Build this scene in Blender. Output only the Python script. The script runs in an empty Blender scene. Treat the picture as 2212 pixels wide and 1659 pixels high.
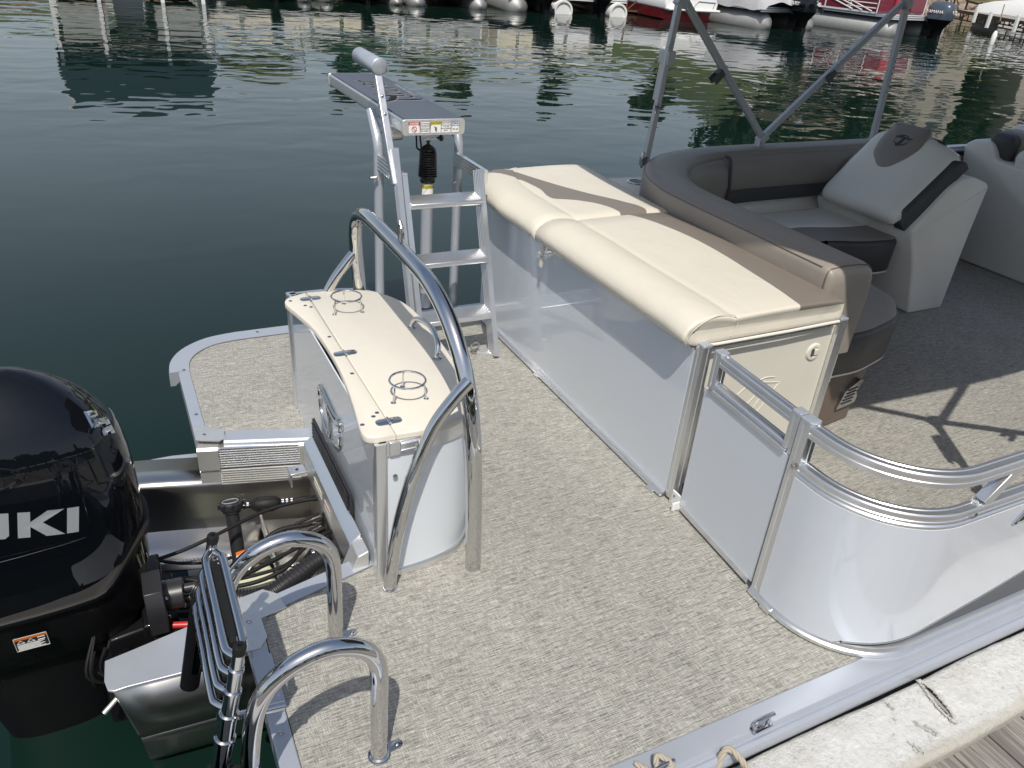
import bpy, bmesh, math, random
from mathutils import Vector, Matrix, Euler
from mathutils.bvhtree import BVHTree
R = math.radians; V = Vector; PI = math.pi
random.seed(7)
sc = bpy.context.scene

# ---------------------------------------------------------------- camera, sky, sun
cam = bpy.data.cameras.new('camera'); co = bpy.data.objects.new('camera', cam)
sc.collection.objects.link(co); sc.camera = co
yaw, pitch, roll = 1.07076407, .512148662, .0831043818
f = V((math.cos(pitch)*math.cos(yaw), math.cos(pitch)*math.sin(yaw), -math.sin(pitch)))
r0 = f.cross(V((0, 0, 1))).normalized(); u0 = r0.cross(f)
rr = math.cos(roll)*r0 + math.sin(roll)*u0; uu = rr.cross(f)
co.matrix_world = Matrix(((rr.x, uu.x, -f.x, 0), (rr.y, uu.y, -f.y, 0), (rr.z, uu.z, -f.z, 1.62), (0, 0, 0, 1)))
cam.sensor_width = 36; cam.lens = 1696.37/2212*36; cam.clip_end = 2000; cam.clip_start = .05
W = bpy.data.worlds.new("World"); sc.world = W; W.use_nodes = True
nt = W.node_tree; nt.nodes.clear()
sky = nt.nodes.new('ShaderNodeTexSky'); sky.sky_type = 'NISHITA'; sky.sun_disc = False
sky.sun_elevation = R(59); sky.sun_rotation = R(208); sky.dust_density = 2.0; sky.air_density = 1.0; sky.ozone_density = 1.0
bg = nt.nodes.new('ShaderNodeBackground'); bg.inputs[1].default_value = .12
wo = nt.nodes.new('ShaderNodeOutputWorld')
tc_ = nt.nodes.new('ShaderNodeTexCoord'); sx_ = nt.nodes.new('ShaderNodeSeparateXYZ'); nt.links.new(tc_.outputs['Generated'], sx_.inputs[0])
rp_ = nt.nodes.new('ShaderNodeValToRGB'); nt.links.new(sx_.outputs[2], rp_.inputs[0]); rp_.color_ramp.elements[0].color = (.76, .76, .76, 1); rp_.color_ramp.elements[1].color = (.04, .04, .04, 1); rp_.color_ramp.elements[1].position = .62
nz_ = nt.nodes.new('ShaderNodeTexNoise'); nz_.inputs['Scale'].default_value = 2.2; nz_.inputs['Detail'].default_value = 6; mpp = nt.nodes.new('ShaderNodeMapping'); mpp.inputs['Scale'].default_value = (1, 1, 2.6); nt.links.new(tc_.outputs['Generated'], mpp.inputs[0]); nt.links.new(mpp.outputs[0], nz_.inputs['Vector'])
ad_ = nt.nodes.new('ShaderNodeMath'); ad_.operation = 'MULTIPLY_ADD'; nt.links.new(nz_.outputs['Fac'], ad_.inputs[0]); ad_.inputs[1].default_value = .5; nt.links.new(rp_.outputs[0], ad_.inputs[2])
sb_ = nt.nodes.new('ShaderNodeMath'); sb_.operation = 'SUBTRACT'; sb_.use_clamp = True; nt.links.new(ad_.outputs[0], sb_.inputs[0]); sb_.inputs[1].default_value = .22
mx_ = nt.nodes.new('ShaderNodeMix'); mx_.data_type = 'RGBA'; nt.links.new(sb_.outputs[0], mx_.inputs[0]); nt.links.new(sky.outputs[0], mx_.inputs[6]); mx_.inputs[7].default_value = (5.2, 5.7, 6.1, 1)   # thin high haze and cloud
nt.links.new(mx_.outputs[2], bg.inputs[0]); nt.links.new(bg.outputs[0], wo.inputs[0])
sl = bpy.data.lights.new('sun', 'SUN'); sl.energy = 4.1; sl.angle = R(.53); sl.color = (1, .95, .87)
so = bpy.data.objects.new('sun', sl); sc.collection.objects.link(so)
so.rotation_euler = V((-.28, -.53, 1)).to_track_quat('Z', 'Y').to_euler(); so.location = (0, 0, 30)
sc.view_settings.view_transform = 'Standard'; sc.view_settings.look = 'None'
sc.view_settings.exposure = .05; sc.view_settings.gamma = 1; sc.view_settings.use_curve_mapping = False
WZ = -.62                                                            # water level; deck top is z = 0

# ---------------------------------------------------------------- materials
MT = {}
class NT:
    def __init__(s, m): s.t = m.node_tree; s.b = s.t.nodes.get('Principled BSDF')
    def n(s, typ, **k):
        o = s.t.nodes.new('ShaderNode'+typ)
        for a, b in k.items(): setattr(o, a, b)
        return o
    def l(s, a, b): s.t.links.new(a, b)
    def val(s, sock, v):
        if hasattr(v, 'is_output'): s.l(v, sock)
        else: sock.default_value = v
    def m(s, op, a, b=0., c=0.):
        o = s.n('Math', operation=op); s.val(o.inputs[0], a); s.val(o.inputs[1], b); s.val(o.inputs[2], c); return o.outputs[0]
    def mix(s, fac, a, b):
        o = s.n('Mix', data_type='RGBA'); s.val(o.inputs[0], fac)
        for i, v in ((6, a), (7, b)):
            if isinstance(v, tuple): v = (*v[:3], 1)
            s.val(o.inputs[i], v)
        return o.outputs[2]
    def coord(s, scale=(1, 1, 1), rot=(0, 0, 0), kind='Object'):
        c = s.n('TexCoord'); mp = s.n('Mapping'); s.l(c.outputs[kind], mp.inputs[0])
        mp.inputs['Scale'].default_value = scale; mp.inputs['Rotation'].default_value = rot; return mp.outputs[0]
    def noise(s, scale, vec=None, detail=3, rough=.5, dist=0):
        o = s.n('TexNoise'); o.inputs['Scale'].default_value = scale; o.inputs['Detail'].default_value = detail
        o.inputs['Roughness'].default_value = rough; o.inputs['Distortion'].default_value = dist
        s.l(vec if vec is not None else s.coord(), o.inputs['Vector']); return o.outputs['Fac']
    def ramp(s, fac, pts):
        o = s.n('ValToRGB'); s.val(o.inputs[0], fac); e = o.color_ramp.elements
        while len(e) < len(pts): e.new(.5)
        for k, (p, c) in zip(e, pts): k.position = p; k.color = (*c, 1) if isinstance(c, tuple) else (c, c, c, 1)
        return o.outputs[0]
    def bump(s, h, strength, dist=.01):
        o = s.n('Bump'); o.inputs['Strength'].default_value = strength; o.inputs['Distance'].default_value = dist
        s.l(h, o.inputs['Height'])
        return o.outputs[0]
def mat(name, col, rough=.5, metal=0., coat=0., coatr=.05, var=0., vs=6., bump=0., bs=200., bd=.001, spec=.5, rv=0.):
    m = bpy.data.materials.new(name); m.use_nodes = True; t = NT(m); b = t.b
    b.inputs['Base Color'].default_value = (*col, 1); b.inputs['Roughness'].default_value = rough
    b.inputs['Metallic'].default_value = metal; b.inputs['Coat Weight'].default_value = coat
    b.inputs['Coat Roughness'].default_value = coatr; b.inputs['Specular IOR Level'].default_value = spec
    if var:
        n = t.noise(vs, detail=5); f1 = t.m('MULTIPLY_ADD', n, 2*var, 1-var)
        c = t.n('Vector' + 'Math', operation='SCALE'); c.inputs[0].default_value = col; t.l(f1, c.inputs['Scale'])
        t.l(c.outputs[0], b.inputs['Base Color'])
    if rv:
        t.l(t.m('MULTIPLY_ADD', t.noise(vs*2.3, detail=6), 2*rv, rough-rv), b.inputs['Roughness'])
    if bump: t.l(t.bump(t.noise(bs, detail=2), bump, bd), b.inputs['Normal'])
    MT[name] = m; return m
CREAM = (.605, .565, .475); TAUPE = (.185, .16, .135); CHAR = (.055, .053, .055)
mat('aluminium', (.74, .75, .76), .32, .9, var=.05, vs=14, rv=.06, bump=.05, bs=500)
mat('satin_aluminium', (.44, .47, .52), .36, .45, var=.06, vs=9, rv=.08)
mat('cast_aluminium', (.68, .68, .66), .45, .75, var=.10, vs=20, rv=.1, bump=.15, bs=300)
mat('brushed_aluminium', (.50, .485, .46), .30, 1., var=.04, vs=3, rv=.05, bump=.05, bs=300)
mat('dull_aluminium', (.34, .34, .33), .55, .6, var=.12, vs=4)
mat('bimini_aluminium', (.52, .54, .56), .42, .3)
mat('chrome', (.60, .60, .60), .03, 1.)
mat('steel', (.52, .52, .51), .18, 1.)
mat('silver_panel', (.60, .64, .695), .32, .15, coat=1., coatr=.03, var=.02, vs=3)
def wear(name, scale, dist, rough=None, rs=4.):
    t = NT(MT[name]); n = t.noise(scale, None, 2); o = t.bump(n, .6, dist)
    b = t.b.inputs['Normal']
    if b.is_linked: t.l(o, b.links[0].from_node.inputs['Normal'])
    else: t.l(o, b)
    if rough:
        sm = t.ramp(t.noise(rs, None, 7, .7, .8), [(.42, rough[0]), (.72, rough[1])]); t.l(sm, t.b.inputs['Coat Roughness' if t.b.inputs['Coat Weight'].default_value > 0 else 'Roughness'])
wear('silver_panel', 3.5, .0035, (.015, .14)); wear('chrome', 14, .0004, (.02, .10), 22.)
MT['silver_panel'].node_tree.nodes['Principled BSDF'].inputs['Coat IOR'].default_value = 1.75
mat('white_panel', (.66, .70, .74), .35, .0, coat=.5, coatr=.08, var=.03, vs=6)
mat('cream_plastic', (.66, .63, .54), .42, var=.04, vs=8, bump=.08, bs=260)
mat('lifted_cream_vinyl', (.80, .77, .695), .45, var=.03, vs=5, bump=.2, bs=420, bd=.0008)  # cream with a lightened colour, standing in for missing light under the bimini
mat('cream_counter', (.63, .59, .505), .38, var=.035, vs=30, bump=.05, bs=90)
mat('cream_vinyl', CREAM, .46, var=.03, vs=7, bump=.25, bs=420, bd=.0008)
mat('white_piping', (.66, .64, .57), .4)
mat('taupe_vinyl', (.265, .235, .20), .46, var=.05, vs=7, bump=.25, bs=420, bd=.0008)
mat('charcoal_vinyl', CHAR, .5, var=.08, vs=7, bump=.25, bs=420, bd=.0008)
mat('brown_plastic', (.13, .10, .08), .42, var=.06)
mat('black_plastic', (.022, .022, .024), .38, var=.15, vs=20)
mat('rubber_gloss', (.014, .014, .014), .25)
mat('black_rubber', (.011, .011, .011), .55, spec=.25)
mat('gloss_black', (.004, .005, .007), .5, coat=1., coatr=.012, spec=.0)
mat('dark_gloss', (.005, .005, .006), .42, coat=.08, spec=.2)
mat('dark_grey', (.10, .105, .11), .4, metal=.3)
mat('red_paint', (.42, .012, .025), .25, coat=.6)
mat('maroon_paint', (.17, .016, .03), .28, coat=.6)
mat('white_paint', (.76, .76, .74), .28, coat=.3, var=.03)
mat('navy_cowl', (.055, .075, .10), .25, coat=.6)
mat('tank_plastic', (.60, .62, .45), .45, var=.1, vs=8)
mat('red_rubber', (.45, .02, .02), .4); mat('brass', (.55, .40, .18), .25, 1.)
mat('label_white', (.80, .80, .78), .45); mat('label_red', (.55, .03, .03), .45); mat('label_yellow', (.62, .52, .03), .45)
mat('label_blue', (.02, .13, .42), .45); mat('label_black', (.02, .02, .02), .5); mat('label_orange', (.72, .17, .02), .45)
mat('letter_grey', (.30, .32, .33), .4, coat=.3)
mat('pad_grey', (.085, .10, .13), .8, var=.05, vs=40, spec=.25)
mat('pad_dark', (.016, .014, .013), .8, spec=.2); mat('pad_light', (.28, .29, .30), .6)
mat('grey_tarp', (.36, .36, .37), .7, var=.08, vs=3, bump=.4, bs=6, bd=.06)
mat('tan_canvas', (.42, .36, .27), .8, var=.06); mat('green_canvas', (.01, .09, .055), .7); mat('olive_canvas', (.20, .22, .10), .8, var=.1)
mat('taupe_canvas', (.14, .13, .12), .85)
mat('blue_roof', (.012, .035, .055), .6); mat('grey_siding', (.33, .34, .32), .7, var=.08)
mat('cream_siding', (.68, .62, .48), .6, var=.1, vs=2); mat('rust_steel', (.12, .06, .035), .6, var=.3, vs=9)
mat('grey_wood', (.26, .25, .23), .8, var=.2, vs=8); mat('bark', (.09, .065, .045), .9, var=.3)
mat('rope_grey', (.44, .43, .40), .9)
mat('rope_fibre', (.36, .32, .25), .85, var=.12, vs=60, bump=.4, bs=400)
mat('window_glass', (.03, .04, .045), .08, spec=.8); mat('house_wall', (.36, .33, .28), .8, var=.06); mat('house_roof', (.14, .12, .11), .85, var=.1)
mat('rock', (.27, .22, .17), .9, var=.3, vs=3, bump=.8, bs=3, bd=.2)
for i, c in enumerate([(.030, .048, .014), (.022, .040, .012), (.045, .062, .018)]): mat('foliage%d' % i, c, .6, var=.5, vs=.8)

def carpet():
    m = bpy.data.materials.new('woven_vinyl'); m.use_nodes = True; t = NT(m)
    a = t.noise(1, t.coord((34, 760, 10)), 1, .5)                     # long dark weft streaks along the boat
    b = t.noise(1, t.coord((760, 55, 10)), 1, .5)                     # short pale threads across
    c = t.noise(1, t.coord((90, 480, 10)), 2, .6)
    d = t.noise(2.2, None, 5)
    e = t.noise(1, t.coord((11, 270, 10)), 2, .6); h2 = t.noise(1, t.coord((380, 22, 10)), 2, .6)
    dark = t.ramp(a, [(.36, 0.), (.60, 1.)]); pale = t.ramp(b, [(.50, 0.), (.68, 1.)])
    s = t.m('ADD', t.m('MULTIPLY', dark, .34), t.m('MULTIPLY', pale, .24))
    s = t.m('ADD', s, t.m('MULTIPLY', t.ramp(c, [(.3, 0.), (.7, 1.)]), .18)); s = t.m('ADD', s, t.m('MULTIPLY', t.ramp(e, [(.34, 0.), (.58, 1.)]), .28))
    s = t.m('ADD', s, t.m('MULTIPLY', t.ramp(h2, [(.46, 0.), (.64, 1.)]), .16))
    s = t.m('ADD', s, t.m('MULTIPLY_ADD', d, .10, -.12))
    col = t.ramp(s, [(.16, (.115, .111, .097)), (.42, (.27, .262, .232)), (.72, (.435, .423, .38)), (1., (.64, .62, .56))])
    st = t.ramp(t.noise(.9, None, 6, .65, 1.0), [(.35, .86), (.62, 1.0)]); sv = t.n('VectorMath', operation='MULTIPLY'); t.l(col, sv.inputs[0]); t.l(st, sv.inputs[1]); col = sv.outputs[0]
    t.l(col, t.b.inputs['Base Color']); t.b.inputs['Roughness'].default_value = .62
    t.l(t.bump(s, .5, .0012), t.b.inputs['Normal']); MT['woven_vinyl'] = m
carpet()
def vinyl_pattern(name, curves):
    """cream/taupe stitched vinyl; taupe between lo(y) and hi(y)"""
    m = bpy.data.materials.new(name); m.use_nodes = True; t = NT(m)
    tc = t.n('TexCoord'); sp = t.n('SeparateXYZ'); t.l(tc.outputs['Object'], sp.inputs[0]); x, y = sp.outputs[0], sp.outputs[1]
    ty = t.m('DIVIDE', t.m('SUBTRACT', y, 1.5), 2.1); ms = []; seam = None
    for pts in curves:
        c = t.n('FloatCurve'); t.l(ty, c.inputs['Value']); cu = c.mapping.curves[0]
        ps = sorted([((py-1.5)/2.1, (px-1.4)/1.0) for px, py in pts])
        cu.points[0].location = ps[0]; cu.points[-1].location = ps[-1]
        for q in ps[1:-1]: cu.points.new(*q)
        c.mapping.update()
        d = t.m('SUBTRACT', x, t.m('MULTIPLY_ADD', c.outputs[0], 1.0, 1.4))
        ms.append(t.m('GREATER_THAN', d, 0.))
        k = t.m('LESS_THAN', t.m('ABSOLUTE', d), .0022); seam = k if seam is None else t.m('MAXIMUM', seam, k)
    fac = ms[0] if len(ms) == 1 else t.m('MULTIPLY', ms[0], t.m('SUBTRACT', 1., ms[1]))
    sz = t.m('GREATER_THAN', sp.outputs[2], .648)
    fac = t.m('MULTIPLY', fac, sz); seam = t.m('MULTIPLY', seam, sz)
    n = t.m('MULTIPLY_ADD', t.noise(7, None, 5), .08, .96)
    c1 = t.mix(fac, CREAM, TAUPE); c2 = t.mix(t.m('MULTIPLY', seam, .5), c1, (.12, .10, .08))
    vm = t.n('VectorMath', operation='SCALE'); t.l(c2, vm.inputs[0]); t.l(n, vm.inputs['Scale'])
    t.l(vm.outputs[0], t.b.inputs['Base Color']); t.b.inputs['Roughness'].default_value = .46
    h = t.m('SUBTRACT', t.m('MULTIPLY', t.noise(420, None, 2), .3), t.m('MULTIPLY', seam, 2.5))
    b1 = t.n('Bump'); b1.inputs['Strength'].default_value = .5; b1.inputs['Distance'].default_value = .010; t.l(t.noise(1, t.coord((9, 5, 9)), 3, .5, .5), b1.inputs['Height'])
    b2 = t.n('Bump'); b2.inputs['Strength'].default_value = .3; b2.inputs['Distance'].default_value = .001; t.l(h, b2.inputs['Height']); t.l(b1.outputs[0], b2.inputs['Normal']); t.l(b2.outputs[0], t.b.inputs['Normal']); MT[name] = m
for q_ in ('cream_vinyl', 'taupe_vinyl', 'charcoal_vinyl'): wear(q_, 9, .006)
vinyl_pattern('pad_vinyl_far', [[(1.875, 2.60), (1.882, 2.66), (1.867, 2.73), (1.80, 2.82), (1.735, 2.862), (1.70, 2.885), (1.713, 3.04), (1.676, 3.25), (1.617, 3.33), (1.60, 3.45)],
                                [(2.0, 2.60), (2.01, 2.626), (2.02, 2.676), (1.986, 2.756), (1.880, 2.93), (1.772, 3.193), (1.712, 3.41), (1.70, 3.46)]])
vinyl_pattern('pad_vinyl_near', [[(1.925, 1.60), (1.940, 1.724), (1.962, 1.88), (1.992, 2.169), (1.972, 2.412), (1.925, 2.573), (1.885, 2.615), (1.87, 2.62)]])
def wood():
    m = bpy.data.materials.new('weathered_wood'); m.use_nodes = True; t = NT(m)
    w = t.noise(1, t.coord((90, 3.2, 30)), 6, .65, 1.2); g = t.noise(1, t.coord((14, 1.1, 5)), 3, .5, .8)
    oi = t.n('ObjectInfo')
    s = t.m('ADD', t.m('MULTIPLY', w, .65), t.m('MULTIPLY', g, .35)); s = t.m('ADD', s, t.m('MULTIPLY_ADD', oi.outputs['Random'], .1, -.05))
    t.l(t.ramp(s, [(.3, (.055, .048, .042)), (.46, (.17, .155, .14)), (.6, (.33, .305, .275)), (.75, (.46, .44, .41))]), t.b.inputs['Base Color'])
    t.b.inputs['Roughness'].default_value = .85; t.l(t.bump(w, .9, .004), t.b.inputs['Normal']); MT['weathered_wood'] = m
wood()
def bumper():
    m = bpy.data.materials.new('dock_carpet'); m.use_nodes = True; t = NT(m)
    a = t.noise(500, None, 2); b = t.noise(9, None, 6, .6); c = t.noise(60, None, 4, .7)
    s = t.ramp(c, [(.29, (.26, .25, .22)), (.37, (.53, .53, .51)), (.7, (.62, .62, .60))])
    s = t.mix(t.ramp(b, [(.5, 0.), (.75, .35)]), s, (.36, .33, .27))
    sp = t.n('SeparateXYZ'); tc = t.n('TexCoord'); t.l(tc.outputs['Object'], sp.inputs[0])
    e = t.m('ABSOLUTE', t.m('SUBTRACT', sp.outputs[1], .695))
    e = t.ramp(t.m('ADD', e, t.m('MULTIPLY_ADD', b, .05, -.03)), [(.070, 0.), (.092, .55)])
    t.l(t.mix(e, s, (.34, .31, .24)), t.b.inputs['Base Color'])
    t.b.inputs['Roughness'].default_value = .95; t.b.inputs['Specular IOR Level'].default_value = .15
    t.l(t.bump(t.m('ADD', t.m('ADD', a, t.m('MULTIPLY', b, 6.)), t.m('MULTIPLY', c, 2.2)), .9, .003), t.b.inputs['Normal']); MT['dock_carpet'] = m
bumper()
def water():
    m = bpy.data.materials.new('lake_water'); m.use_nodes = True; t = NT(m)
    t.b.inputs['Base Color'].default_value = (.0045, .0150, .0115, 1); t.b.inputs['Roughness'].default_value = .015
    t.b.inputs['IOR'].default_value = 1.34
    v1 = t.coord((1, 1, 1), (0, 0, R(-25)))
    a = t.noise(1, t.coord((1.05, 1.5, 1), (0, 0, R(24))), 1, .45, .5)
    b = t.noise(1, t.coord((2.3, 3.3, 1), (0, 0, R(30))), 1, .4, .4)
    c = t.noise(1, t.coord((.13, .3, 1), (0, 0, R(15))), 2)
    cal = t.ramp(t.noise(.07, None, 2), [(.42, .25), (.60, 1.)])
    tc = t.n('TexCoord'); vl = t.n('VectorMath', operation='LENGTH'); t.l(tc.outputs['Object'], vl.inputs[0])
    far = t.ramp(t.m('DIVIDE', vl.outputs['Value'], 26.), [(.10, .05), (.45, .34), (.95, .85)])
    h = t.m('ADD', t.m('MULTIPLY', a, 1.0), t.m('MULTIPLY', b, .22)); h = t.m('ADD', h, t.m('MULTIPLY', c, 1.2))
    bo = t.n('Bump'); bo.inputs['Distance'].default_value = .055; t.l(h, bo.inputs['Height'])
    t.l(t.m('MULTIPLY', t.m('MULTIPLY', cal, far), 1.0), bo.inputs['Strength']); t.l(bo.outputs[0], t.b.inputs['Normal'])
    MT['lake_water'] = m
water()
def ground():
    m = bpy.data.materials.new('shore_ground'); m.use_nodes = True; t = NT(m)
    sp = t.n('SeparateXYZ'); tc = t.n('TexCoord'); t.l(tc.outputs['Object'], sp.inputs[0])
    n = t.noise(.9, None, 6, .6); n2 = t.noise(5, None, 5, .7)
    g = t.ramp(n2, [(.3, (.035, .048, .014)), (.7, (.08, .10, .028))]); d = t.ramp(n2, [(.3, (.10, .065, .04)), (.55, (.21, .15, .10)), (.75, (.42, .37, .30))])
    k = t.ramp(t.m('ADD', t.m('MULTIPLY', sp.outputs[2], .5), t.m('MULTIPLY_ADD', n, .9, -.40)), [(.12, 0.), (.30, 1.)])
    t.l(t.mix(k, d, g), t.b.inputs['Base Color']); t.b.inputs['Roughness'].default_value = .95
    t.l(t.bump(n2, .8, .1), t.b.inputs['Normal']); MT['shore_ground'] = m
ground()

# ---------------------------------------------------------------- builders
COL = sc.collection
def reg(o, label=None, cat=None, group=None, kind=None):
    if label: o['label'] = label
    if cat: o['category'] = cat
    if group: o['group'] = group
    if kind: o['kind'] = kind
    return o
def thing(name, label, cat, loc=(0, 0, 0), group=None):
    o = bpy.data.objects.new(name, None); COL.objects.link(o); o.location = loc; o.empty_display_size = .1
    return reg(o, label, cat, group)
def put(name, me, parent=None, label=None):
    o = bpy.data.objects.new(name, me); COL.objects.link(o)
    if parent is not None:
        o.parent = parent
        if parent.parent is None and parent.type == 'EMPTY': o.location = -V(parent.location)
    if label: o['label'] = label
    return o
class G:
    """collects shapes (in world metres) into one mesh"""
    def __init__(s): s.b = bmesh.new()
    def box(s, c, d, rot=None, mi=0):
        M = Matrix.Translation(c) @ (rot.to_matrix().to_4x4() if isinstance(rot, (Euler,)) else (rot.to_4x4() if rot is not None else Matrix())) @ Matrix.Diagonal((*d, 1))
        g = bmesh.ops.create_cube(s.b, size=1, matrix=M)
        if mi:
            for fc in {fc for v in g['verts'] for fc in v.link_faces}: fc.material_index = mi
        return s
    def beam(s, p, q, w, h, up=(0, 0, 1)):
        p, q = V(p), V(q); z = (q-p); L = z.length; z.normalize(); x = V(up).cross(z)
        if x.length < 1e-4: x = V((1, 0, 0)).cross(z)
        x.normalize(); y = z.cross(x); M3 = Matrix((x, y, z)).transposed()
        return s.box((p+q)/2, (w, h, L), M3)
    def tube(s, pts, r, n=16, caps=True, closed=False):
        pts = [V(p) for p in pts]; m = len(pts); rs = r if isinstance(r, (list, tuple)) else [r]*m
        rings = []; pu = None
        for i, p in enumerate(pts):
            if closed: t = pts[(i+1) % m]-pts[i-1]
            else: t = (pts[min(i+1, m-1)]-pts[max(i-1, 0)])
            t.normalize()
            if pu is None:
                a = V((0, 0, 1)) if abs(t.z) < .9 else V((1, 0, 0)); pu = (a-a.dot(t)*t).normalized()
            else: pu = (pu-pu.dot(t)*t).normalized()
            w = t.cross(pu)
            rings.append([s.b.verts.new(p+rs[i]*(math.cos(2*PI*k/n)*pu+math.sin(2*PI*k/n)*w)) for k in range(n)])
        m2 = m if closed else m-1
        for i in range(m2):
            A, B = rings[i], rings[(i+1) % m]
            for k in range(n): s.b.faces.new((A[k], A[(k+1) % n], B[(k+1) % n], B[k]))
        if caps and not closed: s.b.faces.new(rings[0][::-1]); s.b.faces.new(rings[-1])
        return s
    def loft(s, secs, caps=True, closed=True):
        R_ = [[s.b.verts.new(p) for p in q] for q in secs]; n = len(R_[0])
        for A, B in zip(R_, R_[1:]):
            for k in range(n if closed else n-1): s.b.faces.new((A[k], A[(k+1) % n], B[(k+1) % n], B[k]))
        if caps and closed: s.b.faces.new(R_[0][::-1]); s.b.faces.new(R_[-1])
        return s
    def prism(s, poly, z0, z1, axis='z', bev=0):
        def P(a, b, c): return {'z': (a, b, c), 'x': (c, a, b), 'y': (a, c, b)}[axis]
        if bev:
            ins = inset(poly, bev)
            s.loft([[P(*p, z0) for p in poly], [P(*p, z1-bev) for p in poly], [P(*p, z1-bev*.3) for p in inset(poly, bev*.3)], [P(*p, z1) for p in ins]])
        else: s.loft([[P(*p, z0) for p in poly], [P(*p, z1) for p in poly]])
        return s
    def disc(s, c, nrm, r, h, n=20, dome=0):
        c = V(c); z = V(nrm).normalized(); q = z.to_track_quat('Z', 'Y').to_matrix()
        ring = lambda rad, hh: [c+q @ V((rad*math.cos(2*PI*k/n), rad*math.sin(2*PI*k/n), hh)) for k in range(n)]
        S = [ring(r, 0), ring(r, h*(.6 if dome else .8)), ring(r*(.75 if dome else .9), h)]
        if dome: S.append(ring(r*.3, h+dome))
        return s.loft(S)
    def lathe(s, c, axis, prof, n=24):
        c = V(c); q = V(axis).normalized().to_track_quat('Z', 'Y').to_matrix()
        return s.loft([[c+q @ V((r*math.cos(2*PI*k/n), r*math.sin(2*PI*k/n), h)) for k in range(n)] for r, h in prof])
    def done(s, name, m, parent=None, smooth=35, bev=0, seg=2, label=None, sub=0, out=False):
        bmesh.ops.recalc_face_normals(s.b, faces=s.b.faces)
        me = bpy.data.meshes.new(name); s.b.to_mesh(me); s.b.free()
        for x in (m if isinstance(m, (list, tuple)) else [m]): me.materials.append(MT[x])
        if smooth: me.shade_smooth(); me.set_sharp_from_angle(angle=R(smooth))
        o = put(name, me, parent, label)
        if bev:
            b = o.modifiers.new('bevel', 'BEVEL'); b.width = bev; b.segments = seg; b.limit_method = 'ANGLE'; b.angle_limit = R(40); b.harden_normals = False
        if sub:
            b = o.modifiers.new('subsurf', 'SUBSURF'); b.levels = b.render_levels = sub
        return o
def area2(p): return sum(p[i-1][0]*p[i][1]-p[i][0]*p[i-1][1] for i in range(len(p)))
def inset(poly, d):
    s = 1 if area2(poly) > 0 else -1; n = len(poly); out = []
    for i in range(n):
        a, b, c = V(poly[i-1]).to_2d(), V(poly[i]).to_2d(), V(poly[(i+1) % n]).to_2d()
        e1 = (b-a).normalized(); e2 = (c-b).normalized(); n1 = V((-e1.y, e1.x))*s; n2 = V((-e2.y, e2.x))*s
        m = n1+n2; k = m.length
        m = m/k if k > 1e-6 else n1
        out.append(tuple(b+m*d/max(.5, m.dot(n1))))
    return out
def rounded(poly, r, n=6):
    out = []; N = len(poly)
    rs = r if isinstance(r, (list, tuple)) else [r]*N
    for i in range(N):
        a, b, c = V(poly[i-1]), V(poly[i]), V(poly[(i+1) % N]); rad = rs[i]
        if rad <= 0: out.append(tuple(b)); continue
        p = b+(a-b).normalized()*min(rad, (a-b).length*.49); q = b+(c-b).normalized()*min(rad, (c-b).length*.49)
        for k in range(n+1):
            t = k/n; out.append(tuple((1-t)**2*p+2*t*(1-t)*b+t*t*q))
    return out
def spline(pts, n=6, closed=False):
    P = [V(p) for p in pts]; N = len(P); out = []
    for i in range(N if closed else N-1):
        p0 = P[i-1] if (i > 0 or closed) else P[0]; p1 = P[i]; p2 = P[(i+1) % N]; p3 = P[(i+2) % N] if (closed or i+2 < N) else P[-1]
        for k in range(n):
            t = k/n; out.append(.5*((2*p1)+(p2-p0)*t+(2*p0-5*p1+4*p2-p3)*t*t+(3*p1-p0-3*p2+p3)*t**3))
    if not closed: out.append(P[-1])
    return out
def offs(path, d):
    out = []; n = len(path)
    for i in range(n):
        a = V(path[max(i-1, 0)]).to_2d(); b = V(path[i]).to_2d(); c = V(path[min(i+1, n-1)]).to_2d()
        e1 = (b-a).normalized() if i else (c-b).normalized(); e2 = (c-b).normalized() if i < n-1 else e1
        m = (e1+e2).normalized(); nn = V((-m.y, m.x)); out.append(b+nn*d/max(.4, m.dot(e1)))
    return out
def sweep(g, path, prof, closed=True, caps=True):
    """prof: [(offset to the left of path, z)] carried along a plan-view path"""
    cols = [offs(path, d) for d, z in prof]
    return g.loft([[(*cols[j][i], prof[j][1]) for j in range(len(prof))] for i in range(len(path))], caps, closed)
def arc(c, r, a0, a1, n=12): return [(c[0]+r*math.cos(R(a0+(a1-a0)*k/n)), c[1]+r*math.sin(R(a0+(a1-a0)*k/n))) for k in range(n+1)]
_scr = {}
def screw(pos, nrm, parent, r=.006, m='steel', name='screw'):
    k = (r, m)
    if k not in _scr:
        g = G(); g.disc((0, 0, 0), (0, 0, 1), r, r*.35, 12, r*.18)
        g2 = g; o = g2.done('screw', m); _scr[k] = o.data; bpy.data.objects.remove(o)
    o = bpy.data.objects.new(name, _scr[k]); COL.objects.link(o); o.parent = parent
    base = V(parent.location) if parent.type == 'EMPTY' else V((0, 0, 0))
    o.location = V(pos)-base; o.rotation_euler = V(nrm).to_track_quat('Z', 'Y').to_euler(); return o
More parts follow.
